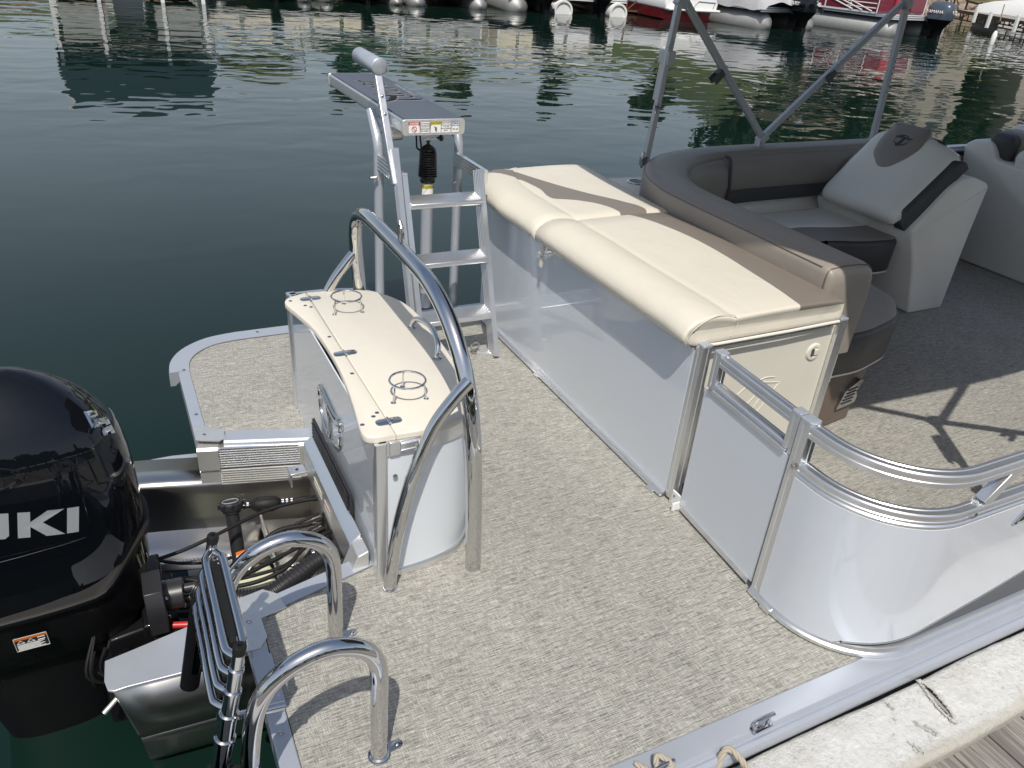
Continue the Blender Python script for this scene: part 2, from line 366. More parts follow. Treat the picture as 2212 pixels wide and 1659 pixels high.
def text_geo(txt, size, M, g=None, ex=.0004, bold=0., sx=1., align='CENTER'):
    cu = bpy.data.curves.new('t', 'FONT'); cu.body = txt; cu.size = size; cu.extrude = ex; cu.offset = bold; cu.align_x = align; cu.resolution_u = 3
    o = bpy.data.objects.new('t', cu); COL.objects.link(o)
    me = bpy.data.meshes.new_from_object(o.evaluated_get(bpy.context.evaluated_depsgraph_get()))
    bpy.data.objects.remove(o); bpy.data.curves.remove(cu)
    me.transform(M @ Matrix.Diagonal((sx, 1, 1, 1))); g = g or G(); g.b.from_mesh(me); bpy.data.meshes.remove(me); return g
def frame(o, x, y):
    x = V(x).normalized(); y = V(y).normalized(); z = x.cross(y)
    return Matrix(((x.x, y.x, z.x, o[0]), (x.y, y.y, z.y, o[1]), (x.z, y.z, z.z, o[2]), (0, 0, 0, 1)))
def plate(M, cx, cy, w, h, z, t, m, name, parent, r=0):
    g = G(); p = [(cx-w/2, cy-h/2), (cx+w/2, cy-h/2), (cx+w/2, cy+h/2), (cx-w/2, cy+h/2)]
    if r: p = rounded(p, r, 3)
    g.loft([[M @ V((*q, z)) for q in p], [M @ V((*q, z+t)) for q in p]])
    return g.done(name, m, parent, smooth=0)
def struct(name, g, m, **k): return reg(g.done(name, m, **k), kind='structure')

# ================================================================ the setting
g = G(); g.box((20, 30, WZ-.05), (700, 700, .1)); struct('lake_water', g, 'lake_water', smooth=0)
SX, SY = .33, .53

# ---------------------------------------------------------------- the pontoon boat's deck and hull
boat = thing('pontoon_boat', 'silver pontoon boat with woven grey deck moored beside the white dock bumper', 'pontoon boat', (2.5, 2.07, -.62))
NEAR, FAR = .862, 3.28
dk = [(.172, .5), (.172, NEAR)]
corner_far = [tuple(p)[:2] for p in spline([(.40, 3.28, 0), (.30, 3.262, 0), (.222, 3.205, 0), (.182, 3.13, 0), (.172, 3.05, 0)], 5)]
deck_poly = [(.172, NEAR), (9.5, NEAR), (9.5, FAR)] + corner_far + [(.172, 2.575), (.24, 2.545), (.52, 2.46), (.52, 1.69), (.24, 1.625), (.176, 1.598)]
G().prism(deck_poly, -.03, 0).done('deck_carpet', 'woven_vinyl', boat, smooth=0)
g = G(); g.box((5.2, 2.07, -.075), (9.2, 2.36, .07)); g.box((.42, 1.28, -.075), (.45, .74, .07)); g.box((.42, 2.90, -.075), (.45, .70, .07)); g.done('deck_frame', 'dark_grey', boat)
lip = [(0, -.045), (0, .001), (.004, .004), (.052, .004), (.060, .003), (.066, -.004), (.070, -.010), (.078, -.006), (.086, -.014), (.090, -.030), (.086, -.05), (.060, -.055), (.05, -.045)]
# near side rail (outside is -y): path runs -x so that its left is -y
sweep(G(), [(9.5, NEAR), (.30, NEAR)], lip).done('side_rail', 'satin_aluminium', boat, smooth=30)
nc = spline([(.30, NEAR, 0), (.22, .885, 0), (.182, .94, 0), (.172, 1.02, 0)], 5)
edge = [(0, -.06), (0, .002), (.003, .005), (.038, .005), (.043, .001), (.043, -.075), (.03, -.075)]
sweep(G(), [(.172, 1.598), (.172, 1.02)] , [(-d, z) for d, z in edge]).done('aft_rail', 'satin_aluminium', boat, smooth=30)
sweep(G(), [p[:2] for p in nc], lip).done('corner_rail', 'satin_aluminium', boat)
sweep(G(), [(.655, FAR), (9.5, FAR)], [(d*.95, z-.001) for d, z in lip]).done('side_rail', 'satin_aluminium', boat, smooth=30)
sweep(G(), [corner_far[-1], (.172, 2.575)], [(-d, z) for d, z in edge]).done('aft_rail', 'satin_aluminium', boat, smooth=30)
cf = [(.66, FAR)] + corner_far
sweep(G(), [(x, y) for x, y in cf], [(-d*1.02, z+.003) for d, z in [(0, -.0), (.001, .004), (.045, .004), (.075, .002), (.078, -.012), (.078, -.06), (.06, -.06)]]).done('corner_cap', 'satin_aluminium', boat, smooth=30)
# well edges (slanting) and the flat cover plates at their corners
sweep(G(), [(.245, 1.627), (.515, 1.692)], [(0, .001), (0, .005), (.052, .005), (.06, -.003), (.06, -.07), (0, -.07)]).done('well_edge', 'satin_aluminium', boat)
G().prism([(.115, 1.69), (.112, 1.50), (.155, 1.50), (.178, 1.53), (.176, 1.60), (.245, 1.615), (.235, 1.672), (.20, 1.705)], .0055, .0085).done('corner_plate', 'cast_aluminium', boat, smooth=0)
G().prism([(.128, 1.475), (.126, 1.30), (.178, 1.30), (.176, 1.475)], .0055, .0078).done('cover_plate', 'satin_aluminium', boat, smooth=0)
sweep(G(), [(.524, 2.468), (.235, 2.552)], [(0, .001), (0, .005), (.062, .005), (.068, -.003), (.068, -.05), (0, -.05)]).done('well_edge', 'satin_aluminium', boat)
G().prism([(.128, 2.605), (.128, 2.52), (.20, 2.488), (.225, 2.50), (.228, 2.555), (.172, 2.60)], .0055, .0095).done('corner_plate', 'cast_aluminium', boat, smooth=0)
# step down to the well on the far side: ribbed nosing between cast corners
def along(t, dz): return V((.128+(.53-.128)*t, 2.505+(2.405-2.505)*t, dz))
dirv = (along(1, 0)-along(0, 0)).normalized(); nrm = V((dirv.y, -dirv.x, 0))
for t0, t1, nm, m in ((0, .17, 'cast_corner', 'cast_aluminium'), (.84, 1, 'cast_corner', 'cast_aluminium'), (.17, .84, 'ribbed_nosing', 'aluminium')):
    a, b = along(t0, -.012), along(t1, -.012); off = .014
    if nm == 'cast_corner':
        g = G()
        for z0, z1, o in ((-.092, 0, .016), (-.20, -.094, .008)):
            g.loft([[a+V((0, 0, z0)), a+V((0, 0, z0))+nrm*o, a+V((0, 0, z1-.008))+nrm*o, a+V((0, 0, z1))+nrm*(o-.008), a+V((0, 0, z1))-nrm*.03], [b+V((0, 0, z0)), b+V((0, 0, z0))+nrm*o, b+V((0, 0, z1-.008))+nrm*o, b+V((0, 0, z1))+nrm*(o-.008), b+V((0, 0, z1))-nrm*.03]])
        g.done(nm, m, boat)
    else:
        for zz in (0, -.094):
            pr = [(-.03, zz)]
            for k in range(9): z = zz-.002-k*.0098; pr += [(.006, z), (.013, z-.002), (.013, z-.0058), (.006, z-.008)]
            pr += [(-.03, zz-.09)]
            G().loft([[a+nrm*o+V((0, 0, z)) for o, z in pr], [b+nrm*o+V((0, 0, z)) for o, z in pr]]).done(nm, m if zz == 0 else 'cast_aluminium', boat, smooth=0)
for p in [(.151, 3.06, .008), (.49, 3.322, .008), (.16, 2.545, .0105), (.152, 2.70, .006), (.145, 1.60, .0095), (.150, 1.37, .009), (.149, 1.235, .006), (.150, 1.10, .006)]:
    screw(p, (0, 0, 1), boat, .0065)
# motor well: channel walls, floor, tank, pod wings
def sheet(name, m, secs, th=.006, parent=boat, smooth=40):
    g = G(); g.loft(secs, False, False); o = g.done(name, m, parent, smooth=smooth)
    s = o.modifiers.new('solid', 'SOLIDIFY'); s.thickness = th; return o
sheet('channel_wall', 'brushed_aluminium', [[(x, y0+.16, -.165), (x, y0+.012, -.158), (x, y0, -.163), (x, y0-.008, -.175), (x, y0-.012, -.22), (x, y0-.02, -.30), (x, y0-.04, -.345), (x, y0-.10, -.37), (x, y0-.22, -.385)]
      for x, y0 in ((-.30, 2.60), (-.03, 2.545), (.52, 2.405))])
g = G(); g.prism([(-.45, 2.62), (-.02, 2.575), (.135, 2.54), (.135, 2.70), (.045, 2.715), (-.02, 2.715), (-.12, 2.70), (-.45, 2.66)], -.172, -.164); g.done('pod_wing', 'satin_aluminium', boat, bev=.002)
g = G(); g.box((.28, 2.07, -.46), (.50, .75, .04)); g.box((.50, 2.07, -.27), (.03, .82, .36)); g.done('well_floor', 'brushed_aluminium', boat)
g = G(); g.prism([(.30, 1.80), (.52, 1.80), (.52, 2.36), (.30, 2.42)], -.345, -.325); g.prism([(.30, 1.80), (.312, 1.80), (.312, 2.42), (.30, 2.42)], -.325, -.300); g.beam((.31, 2.14, -.322), (.52, 2.10, -.322), .014, .014); g.done('well_plate', 'brushed_aluminium', boat, bev=.002)
g = G(); g.loft([[(.02+.28*math.sin(k/11*PI/2), y, -.40+.05*math.cos(k/11*PI/2)) for k in range(12)] + [(.30, y, -.44), (.02, y, -.44)] for y in (1.82, 2.22)]); 
g = G(); g.prism(rounded([(.06, 1.80), (.295, 1.80), (.295, 2.20), (.06, 2.20)], .04), -.44, -.33, bev=.02); g.done('fuel_tank', 'tank_plastic', boat, smooth=50)
random.seed(3)
g = G()
for k in range(34):
    t = k/33; p = V((.305+.004*random.random(), 1.84+.52*t, -.322+.004*random.random())); g.disc(p, (random.uniform(-.2, .2), random.uniform(-.2, .2), 1), .010, .007, 8, .003)
g.done('weld_bead', 'aluminium', boat, smooth=60)
g = G()
for k in range(42):
    t = k/41; g.disc((-.28+.50*t, 2.41-.10*t, -.374), (0, -.3, 1), .008, .005, 7, .003)
g.done('weld_bead', 'aluminium', boat, smooth=60)
# near pod wing and float below it
g = G(); g.prism([(-.215, 1.655), (-.222, 1.69), (-.218, 1.76), (-.14, 1.775), (.12, 1.83), (.12, 1.625), (-.02, 1.64), (-.17, 1.648), (-.20, 1.646)], -.158, -.150); g.done('pod_wing', 'satin_aluminium', boat, bev=.002)
sheet('float_side', 'brushed_aluminium', [[(x, y, -.160), (x*1.0+dx, y-.01, -.30), (x+dx*1.4, y-.012, -.36)] for x, y, dx in ((-.205, 1.665, .03), (-.10, 1.66, .01), (.6, 1.62, 0))], .006)
sheet('float_side', 'brushed_aluminium', [[(x+dx, y-.011, -.361), (x+dx, y+.01, -.42), (x+dx, y+.05, -.52), (x+dx, y+.10, -.60), (x+dx, y+.2, -.70)] for x, y, dx in ((-.205, 1.665, .04), (-.10, 1.66, .0), (.9, 1.60, 0))], .006)
G().loft([[(-.205, 1.665, -.155), (-.218, 1.69, -.155), (-.215, 1.76, -.155), (-.16, 1.95, -.30)], [(-.165, 1.655, -.36), (-.175, 1.68, -.38), (-.17, 1.75, -.50), (-.10, 1.95, -.60)]]).done('float_end', 'brushed_aluminium', boat)
for yy in (1.12, 3.02):
    g = G(); L = [(8.8, .02), (8.2, .18), (7.5, .30), (.42, .30), (.34, .26), (.30, .02)]
    g.tube([(x, yy, -.42) for x, r in L], [r for x, r in L], 28); g.done('pontoon', 'brushed_aluminium', boat)

# ---------------------------------------------------------------- dock beside the boat
dock = thing('dock', 'weathered grey plank dock edged with a torn white carpet bumper', 'dock', (1.5, 0, -.62))
def plank(x, w, seed):
    g = G(); random.seed(seed); y1 = .606; y0 = -1.6
    g.loft([[(x+.003, y, -.125), (x+.003, y, -.092), (x+.007, y, -.0885), (x+w-.007, y, -.0885+random.uniform(-.001, .001)), (x+w-.003, y, -.092), (x+w-.003, y, -.125)] for y in (y0, -.5, y1)])
    g.done('plank', 'weathered_wood', dock, smooth=0)
for k in range(44): plank(-1.655+.139*k, .139, k)
g = G(); g.box((1.5, .58, -.20), (6.4, .04, .15)); g.box((1.5, -.9, -.20), (6.4, .06, .15)); g.done('stringer', 'grey_wood', dock)
bm_prof = [(.590, -.09), (.587, -.060), (.589, -.053), (.596, -.0475), (.604, -.0465), (.62, -.0475), (.70, -.046), (.758, -.0475), (.770, -.053), (.776, -.075), (.776, -.26), (.76, -.26), (.75, -.09)]
random.seed(11); g = G(); xs = [-1.8+.04*k for k in range(160)]
g.loft([[(x, y+.003*math.sin(x*9+y*3)+random.uniform(-.001, .001), z+random.uniform(-.0012, .0012) if z > -.06 else z) for y, z in bm_prof] for x in xs])
g.done('carpet_bumper', 'dock_carpet', dock, smooth=60)
# the tear: raised frayed lips round a dark gash
g = G(); gash = [(1.748, .764), (1.757, .735), (1.752, .70), (1.742, .665), (1.727, .640), (1.722, .636), (1.718, .665), (1.724, .70), (1.735, .735)]
g.prism(gash, -.0475, -.0440, bev=.001); g.done('tear_gash', 'black_rubber', dock, smooth=0)
g = G(); ins = inset(gash, .004)
g.prism([(x*.5+1.730*.5+.0, y) for x, y in ins], -.0442, -.0405, bev=.001); g.done('tear_lining', 'grey_wood', dock, smooth=0)
random.seed(5); g = G(); P = spline([(*p, 0) for p in gash], 8, True)
for side in range(2):
    g.tube([(p.x+random.uniform(-.002, .002), p.y+random.uniform(-.002, .002), -.0435+random.uniform(-.001, .003)) for p in P], .0026, 6, closed=True)
for p in P:
    for k in range(3):
        a = random.uniform(0, 2*PI); L = random.uniform(.004, .012)
        g.tube([(p.x, p.y, -.044), (p.x+L*math.cos(a), p.y+L*math.sin(a), -.041)], .0007, 4)
for (ax, ay, bx, by) in ((1.621, .676, 1.642, .628), (1.640, .660, 1.652, .630), (1.57, .605, 1.56, .64), (1.60, .755, 1.605, .73)):
    for k in range(26):
        t = random.random(); g.tube([(ax+(bx-ax)*t+random.uniform(-.004, .004), ay+(by-ay)*t, -.045), (ax+(bx-ax)*t+random.uniform(-.008, .008), ay+(by-ay)*t+random.uniform(-.01, .01), -.0415)], .0009, 4)
o = g.done('frayed_edge', 'rope_grey', dock, smooth=0); o['kind'] = 'stuff'
# cleats and rope
def cleat(x, y, rot, label):
    t = thing('cleat', label, 'cleat', (x, y, .004), 'folding mooring cleats on the side rail'); t.rotation_euler = (0, 0, rot); t.scale = (.78, .85, .85)
    def add(g, nm):
        o = g.done(nm, 'chrome'); o.parent = t; return o
    g = G(); g.prism(rounded([(-.042, -.013), (.042, -.013), (.042, .013), (-.042, .013)], .012, 5), 0, .004, bev=.001); add(g, 'base_plate')
    g = G(); g.tube(spline([(-.030, 0, .004), (-.032, 0, .018), (-.026, .002, .028), (0, .003, .031), (.030, .003, .032), (.048, .003, .030)], 5), [.006]*20+[.0065]*6, 12); add(g, 'horn')
    for s in (-.03, .026): g = G(); g.lathe((s, 0, .004), (0, 0, 1), [(.007, 0), (.006, .01), (.004, .012), (.004, .026)]); add(g, 'post')
cleat(1.205, .802, .03, 'chrome fold down cleat on the side rail right of the rope loop')
cleat(.900, .798, .03, 'chrome cleat at the bottom edge with the rope tied round it')
def rope(name, pts, r, label, cat, grp=None):
    P = spline(pts, 10); g = G(); L = 0; ph = []
    for i, p in enumerate(P):
        if i: L += (p-P[i-1]).length
        ph.append(L)
    for s in range(3):
        q = []
        for i, p in enumerate(P):
            t = (P[min(i+1, len(P)-1)]-P[max(i-1, 0)]).normalized(); a = V((0, 0, 1)).cross(t)
            a = a.normalized() if a.length > .05 else V((1, 0, 0)); b = t.cross(a); an = ph[i]/(r*5.0)*2*PI/1.6+s*2*PI/3
            q.append(p+(a*math.cos(an)+b*math.sin(an))*r*.5)
        g.tube(q, r*.62, 8)
    return reg(g.done(name, 'rope_fibre', None, smooth=60), label, cat, grp)
def dens(pts, n): return [tuple(p) for p in spline(pts, n)]
rope('mooring_rope', dens([(1.045, .75, -.16), (1.052, .768, -.06), (1.066, .782, .002), (1.085, .778, .016), (1.10, .750, .002), (1.118, .715, -.030), (1.135, .665, -.036), (1.15, .58, -.04), (1.155, .50, -.07)], 6), .0075, 'twisted beige mooring rope looping over the rail onto the bumper', 'rope')
rope('cleat_rope', dens([(.86, .84, .012), (.885, .80, .022), (.905, .825, .034), (.925, .795, .030), (.895, .785, .02), (.87, .77, -.01), (.84, .70, -.04)], 6), .0065, 'beige rope wrapped round the cleat at the bottom edge of the photo', 'rope')

# ---------------------------------------------------------------- storage console
con = thing('storage_console', 'curved storage console with cream hinged top and two chrome cup rings', 'console', (.7, 2.15, 0))
ZT = .488
def cx(x, y, z=.465): k = (1.62-ZT)/(1.62-z); return (x*k, y*k)
front = [(.581, 2.653), (.669, 2.645), (.742, 2.629), (.809, 2.593), (.861, 2.514), (.886, 2.43), (.893, 2.337), (.894, 2.22), (.888, 2.12), (.876, 1.97), (.856, 1.857), (.830, 1.765), (.798, 1.705), (.737, 1.668), (.655, 1.659)]
fl_ = [(.574, 2.654)] + [tuple(p)[:2] for p in spline([(*p, 0) for p in front], 3)] + [(.574, 1.663)]
lid = [cx(*p) for p in fl_]
back = [(.5725, 1.664), (.530, 1.665), (.503, 1.672), (.491, 1.693), (.494, 1.74), (.510, 1.85), (.526, 2.0), (.533, 2.16), (.527, 2.34), (.505, 2.47), (.486, 2.56), (.484, 2.59), (.494, 2.615), (.515, 2.632), (.5725, 2.654)]
bk = [cx(*p) for p in [back[0]] + [tuple(p)[:2] for p in spline([(*p, 0) for p in back[1:-1]], 3)] + [back[-1]]]
G().prism(lid, ZT-.018, ZT, bev=.005).done('lid', 'cream_counter', con, smooth=50)
G().prism(bk, ZT-.018, ZT, bev=.005).done('rear_top', 'cream_counter', con, smooth=50)
# body: aft face, curved front skin, corner posts
body = [(.515, 1.632), (.60, 1.630), (.68, 1.637), (.745, 1.655), (.79, 1.69), (.828, 1.745), (.858, 1.85), (.874, 2.0), (.878, 2.15), (.874, 2.30), (.858, 2.44), (.828, 2.54), (.79, 2.59), (.745, 2.625), (.68, 2.643), (.60, 2.65), (.515, 2.648)]
bs = [tuple(p)[:2] for p in spline([(*p, 0) for p in body], 3)]
sweep(G(), bs, [(0, .028), (0, ZT-.065), (.006, ZT-.065), (.006, .028)]).done('curved_skin', 'white_panel', con, smooth=45)
sweep(G(), bs, [(-.006, .001), (-.006, .022), (-.001, .028), (.012, .028), (.012, .001)]).done('base_trim', 'aluminium', con, smooth=45)
sweep(G(), bs, [(-.005, ZT-.064), (-.005, ZT-.019), (.010, ZT-.019), (.010, ZT-.064)]).done('top_trim', 'aluminium', con, smooth=45)
g = G(); g.box((.512, 2.14, .235), (.005, .97, .47)); g.done('aft_panel', 'silver_panel', con)
for yy in (1.634, 2.646):
    g = G(); g.prism(rounded([(.502, yy-.016), (.534, yy-.016), (.534, yy+.016), (.502, yy+.016)], .006, 3), .001, ZT-.019); g.done('corner_post', 'aluminium', con)
g = G(); g.box((.556, 1.623, ZT-.040), (.028, .005, .040)); g.box((.615, 1.621, ZT-.036), (.090, .007, .028)); g.box((.615, 1.617, ZT-.026), (.090, .004, .004)); g.box((.615, 1.617, ZT-.046), (.090, .004, .004)); g.done('lid_bracket', 'aluminium', con, bev=.001)
for x, z in ((.556, .36), (.556, .05)): screw((x, 1.622, z), (0, -1, 0), con, .007)
# aft sill with black vent strip
g = G()
g.loft([[(.498, y, .16), (.489, y, .158), (.489, y, .085), (.498, y, .08)] for y in (2.29, 1.84)])
for k in range(5): g.beam((.486, 2.28, .095+.013*k), (.486, 1.85, .095+.013*k), .004, .005)
g.done('vent_strip', 'black_plastic', con)
g = G(); g.loft([[(.497, y, .07), (.470, y, .045), (.462, y, .040), (.462, y, -.07), (.470, y, -.072), (.50, y, -.06)] for y in (2.33, 1.76)]); g.done('sill', 'aluminium', con, bev=.002)
g = G(); g.loft([[(.468, y, .048), (.440, y, -.02), (.436, y, -.028), (.50, y, -.03), (.50, y, .06)] for y in (1.76, 1.69)]); g.done('sill_end', 'cast_aluminium', con, bev=.003)
for yy in (2.31, 1.75):
    g = G(); g.box((.43, yy, -.055), (.055, .05, .006)); g.box((.405, yy, -.08), (.006, .05, .055)); g.done('bracket', 'aluminium', con, bev=.001); screw((.43, yy, -.052), (0, 0, 1), con, .006, 'black_plastic')
Ms = frame((.4605, 2.07, -.015), (0, -1, 0), (0, 0, 1))
for yy, m, w in ((-.06, 'label_yellow', .10), (.06, 'label_red', .07)):
    plate(Ms, yy, 0, w, .03, .0, .0008, 'label_white', 'warning_label', con); plate(Ms, yy, .010, w*.94, .008, .0009, .0004, m, 'label_band', con)
# chrome cup rings
def cup_ring(x, y):
    t = thing('cup_ring', 'chrome cup ring on three legs at the %s end of the cream console top' % ('far' if y > 2.1 else 'near'), 'cup holder', (x, y, ZT), 'chrome cup rings on the console')
    g = G(); g.tube([(x+.050*math.cos(2*PI*k/40), y+.050*math.sin(2*PI*k/40), ZT+.052) for k in range(40)], .0032, 10, closed=True); g.done('ring', 'chrome', t)
    for a in (205, 85, 325):
        px, py = x+.047*math.cos(R(a)), y+.047*math.sin(R(a)); qx, qy = x+.054*math.cos(R(a)), y+.054*math.sin(R(a))
        G().tube([(qx, qy, ZT+.001), (px, py, ZT+.051)], .0028, 8).done('leg', 'chrome', t); G().disc((qx, qy, ZT+.0003), (0, 0, 1), .0075, .002).done('foot', 'chrome', t)
cup_ring(*cx(.667, 1.838)); cup_ring(*cx(.668, 2.458))
gh = [V((*cx(.833, 2.262), ZT)), V((*cx(.833, 2.028), ZT))]
hd = thing('grab_handle', 'arched chrome grab handle on the front of the cream console top', 'handle', tuple(gh[0]))
a, b = gh
G().tube(spline([a+V((0, 0, .002)), a+V((.004, -.006, .022)), a+V((.012, -.03, .042)), (a+b)/2+V((.022, 0, .052)), b+V((.012, .03, .042)), b+V((.004, .006, .022)), b+V((0, 0, .002))], 6), .0085, 14).done('bar', 'chrome', hd)
for q in gh: G().disc(q+V((0, 0, .0004)), (0, 0, 1), .0155, .004, 20, .001).done('foot', 'chrome', hd)
for y in (2.59, 2.148, 1.727):
    c = V((*cx(.574, y), ZT)); g = G(); g.prism([(c.x+dx, c.y+dy) for dx, dy in rounded([(-.036, -.015), (.036, -.015), (.036, .015), (-.036, .015)], .014, 5)], ZT+.0005, ZT+.0025, bev=.0008)
    h = g.done('hinge', 'chrome', con); g = G(); g.tube([c+V((0, -.015, .003)), c+V((0, .015, .003))], .0038, 10); g.done('hinge_pin', 'chrome', h)
for q in [(.543, 2.537), (.559, 2.519), (.558, 2.275), (.557, 2.016), (.558, 1.78), (.543, 1.765), (.503, 1.735), (.881, 2.15), (.88, 2.134), (.504, 2.59)]:
    screw((*cx(*q), ZT), (0, 0, 1), con, .0062)
# T emblem on the aft face
Me = frame((.5085, 2.115, .265), (0, -1, 0), (0, 0, 1))
def stroke(M, pts, w, t, g):
    P = spline([(*p, 0) for p in pts], 6); n = len(P)
    ws = [w*(.25+.75*math.sin(PI*min(1, max(0, (i+.6)/(n+.2))))) for i in range(n)]
    o1 = [offs([(q.x, q.y) for q in P], 1.)[i]-V((P[i].x, P[i].y)) for i in range(n)]
    g.loft([[M @ V((P[i].x+o1[i].x*ws[i]/2*s, P[i].y+o1[i].y*ws[i]/2*s, z)) for s, z in ((1, 0), (1, t*.6), (.5, t), (-.5, t), (-1, t*.6), (-1, 0))] for i in range(n)])
    return g
g = G()
stroke(Me, [(-.125, .012), (-.118, .048), (-.07, .062), (0, .056), (.07, .050), (.118, .060)], .016, .006, g)
stroke(Me, [(-.105, .040), (-.05, .040), (.02, .032), (.08, .030), (.125, .048), (.128, .020)], .022, .007, g)
stroke(Me, [(-.02, .030), (-.005, -.02), (-.012, -.06), (-.03, -.075)], .034, .007, g)
stroke(Me, [(-.120, .0), (-.115, -.035), (-.07, -.066), (.0, -.076)], .014, .006, g)
stroke(Me, [(.122, .0), (.118, -.035), (.075, -.064), (.02, -.074)], .018, .006, g)
g.done('emblem', 'chrome', con, smooth=60)

# ---------------------------------------------------------------- chrome tow arch over the console
arch = thing('tow_arch', 'tall polished chrome tow arch standing over the cream console', 'tow arch', (.75, 2.1, 0))
def ap(y, z): return V((.782-.045*z/.8, y, z))
ap_pts = [ap(1.578, 0.002), ap(1.572, .18), ap(1.570, .36), ap(1.58, .50), ap(1.618, .62), ap(1.68, .705), ap(1.765, .765), ap(1.87, .797), ap(2.0, .806), ap(2.15, .808), ap(2.33, .808), ap(2.45, .800), ap(2.535, .770), ap(2.585, .71), ap(2.60, .62), ap(2.596, .50), ap(2.60, .30), ap(2.60, .002)]
G().tube(spline(ap_pts, 7), .0235, 28).done('main_tube', 'chrome', arch, smooth=60)
for s in (0, 1):
    yb, yt = (1.588, 1.60) if s == 0 else (2.60, 2.597)
    P = [V((.528, yb, .002)), V((.540, yb, .12)), V((.566, yb, .27)), V((.603, yb+.002, .40)), V((.655, yt, .51)), V((.715, yt, .59)), V((.75, yt, .628))]
    G().tube(spline(P, 6), .0182, 22).done('strut', 'chrome', arch, smooth=60)
    for q, r in ((V((.782, 1.578 if s == 0 else 2.60, 0)), .0225), (V((.528, yb, 0)), .021)): G().disc(q+V((0, 0, .0008)), (0, 0, 1), r, .004).done('base_ring', 'chrome', arch)
rp = ap(2.10, .826); g = G()
g.tube([rp+V((0, -.018, -.004)), rp+V((0, -.016, .05)), rp+V((0, -.004, .066)), rp+V((0, .008, .05)), rp+V((0, .010, -.004))], .004, 8)
g.tube(spline([rp+V((.004, .016, .058)), rp+V((.004, .002, .03)), rp+V((.004, -.014, .012)), rp+V((.004, -.02, .03)), rp+V((.004, -.010, .055)), rp+V((.004, .006, .05)), rp+V((.004, .022, .0))], 6), .0028, 8)
g.tube([rp+V((.01, -.06, -.012)), rp+V((.01, -.085, -.016))], .003, 6)
g.done('pin_clip', 'steel', arch)

# ---------------------------------------------------------------- chrome hand rails at the boarding gate
def hand_rail(y, lab, k):
    t = thing('hand_rail', lab, 'hand rail', (.337, y, 0), 'chrome hoop hand rails beside the boarding ladder')
    h = .385 if k == 0 else .375
    P = [(.338, y, .001), (.339, y, .10), (.340, y, .18), (.341, y, h-.145), (.337, y, h-.085), (.318, y, h-.042), (.285, y, h-.015), (.240, y, h), (.195, y, h-.005), (.155, y, h-.022), (.118, y, h-.055), (.093, y, h-.105), (.078, y, h-.17), (.066, y, h-.26), (.050, y, h-.40), (.045, y, h-.52)]
    G().tube(spline(P, 7), .0192, 24).done('tube', 'chrome', t, smooth=60)
    g = G(); c = [(.338+.026*math.cos(R(a)), y+.026*math.sin(R(a))) for a in range(110, 351, 20)] + [(.385+.012*math.cos(R(a)), y+.010+.012*math.sin(R(a))) for a in range(-70, 111, 30)]
    g.prism(c, .0006, .0042, bev=.001); fl = g.done('flange', 'steel', t)
    screw((.384, y+.010, .0042), (0, 0, 1), fl, .006)
    g = G(); g.lathe((.338, y, .0042), (0, 0, 1), [(.0235, 0), (.023, .003), (.0195, .006)]); g.done('weld_ring', 'chrome', fl)
hand_rail(1.097, 'chrome hoop hand rail nearest the camera at the deck edge', 0)
hand_rail(1.456, 'chrome hoop hand rail next to the console and the corrugated hose', 1)

# ---------------------------------------------------------------- folded boarding ladder
lad = thing('boarding_ladder', 'folded telescoping stainless boarding ladder hanging at the aft deck edge', 'ladder', (.05, 1.28, 0))
def lp(z, y, ox=0): return V((.078-(.43-z)*.215+ox, y, z))
YA, YB = 1.452, 1.118
for y, nm in ((YB, 'rail'), (YA, 'rail')):
    zs = [(.435, .0115), (.385, .0135), (.330, .0155), (.27, .0175), (.205, .0195)]
    for i, (z, rd) in enumerate(zs):
        z2 = (zs[i+1][0]-.012) if i < 4 else (-.20 if y == YB else .055)
        o = G().tube([lp(z, y), lp(z2, y)], rd, 18).done('rail', 'chrome', lad, smooth=60)
        if i: G().lathe(lp(z, y), (.215, 0, 1), [(rd, -.008), (rd+.0018, -.006), (rd+.0018, .0), (rd-.001, .002)]).done('collar', 'chrome', o)
    G().lathe(lp(.433, y), (.215, 0, 1), [(.0122, -.012), (.0128, .0), (.0125, .006), (.011, .0085), (.0045, .0085), (.004, .003), (.0, .003)]).done('end_cap', 'black_rubber', lad)
for i in range(4):
    z = .405-.043*i; ox = -.002*i; wd = .0175+.0006*i
    for s in (-1, 1):
        G().tube(spline([lp(z, YA-.008, ox*.3), lp(z, YA-.026, ox+s*wd*.75), lp(z, YA-.05, ox+s*wd), lp(z, (YA+YB)/2, ox+s*wd), lp(z, YB+.05, ox+s*wd), lp(z, YB+.026, ox+s*wd*.75), lp(z, YB+.008, ox*.3)], 5), .0092, 14).done('rung', 'chrome', lad, smooth=60)
    g = G(); g.box((lp(z-.004, (YA+YB)/2, ox)), (.012, YA-YB-.09, .012))
    for s in (-1, 1): g.tube([lp(z+.001, YA-.06, ox+s*.006), lp(z+.001, YB+.06, ox+s*.006)], .003, 8)
    g.done('rung_tread', 'black_rubber', lad)
G().tube([lp(.255, YA+.004, -.006), lp(.0, YA+.006, -.006)], .0225, 20).done('lower_sleeve', 'dark_gloss', lad, smooth=60)
G().tube([lp(.24, YB+.01, .01), (.15, YB+.02, .215)], .0095, 12).done('stay', 'chrome', lad)
g = G(); c = lp(.10, YB, .0)
g.lathe(c, (.215, 0, 1), [(.020, -.014), (.0255, -.014), (.0255, .014), (.020, .014)]); g.lathe((.064, 1.097, .105), (.1, 0, 1), [(.0165, -.014), (.0225, -.014), (.0225, .014), (.0165, .014)]); g.beam(c, (.064, 1.097, .105), .028, .012)
g.done('clamp', 'black_rubber', lad, bev=.002)

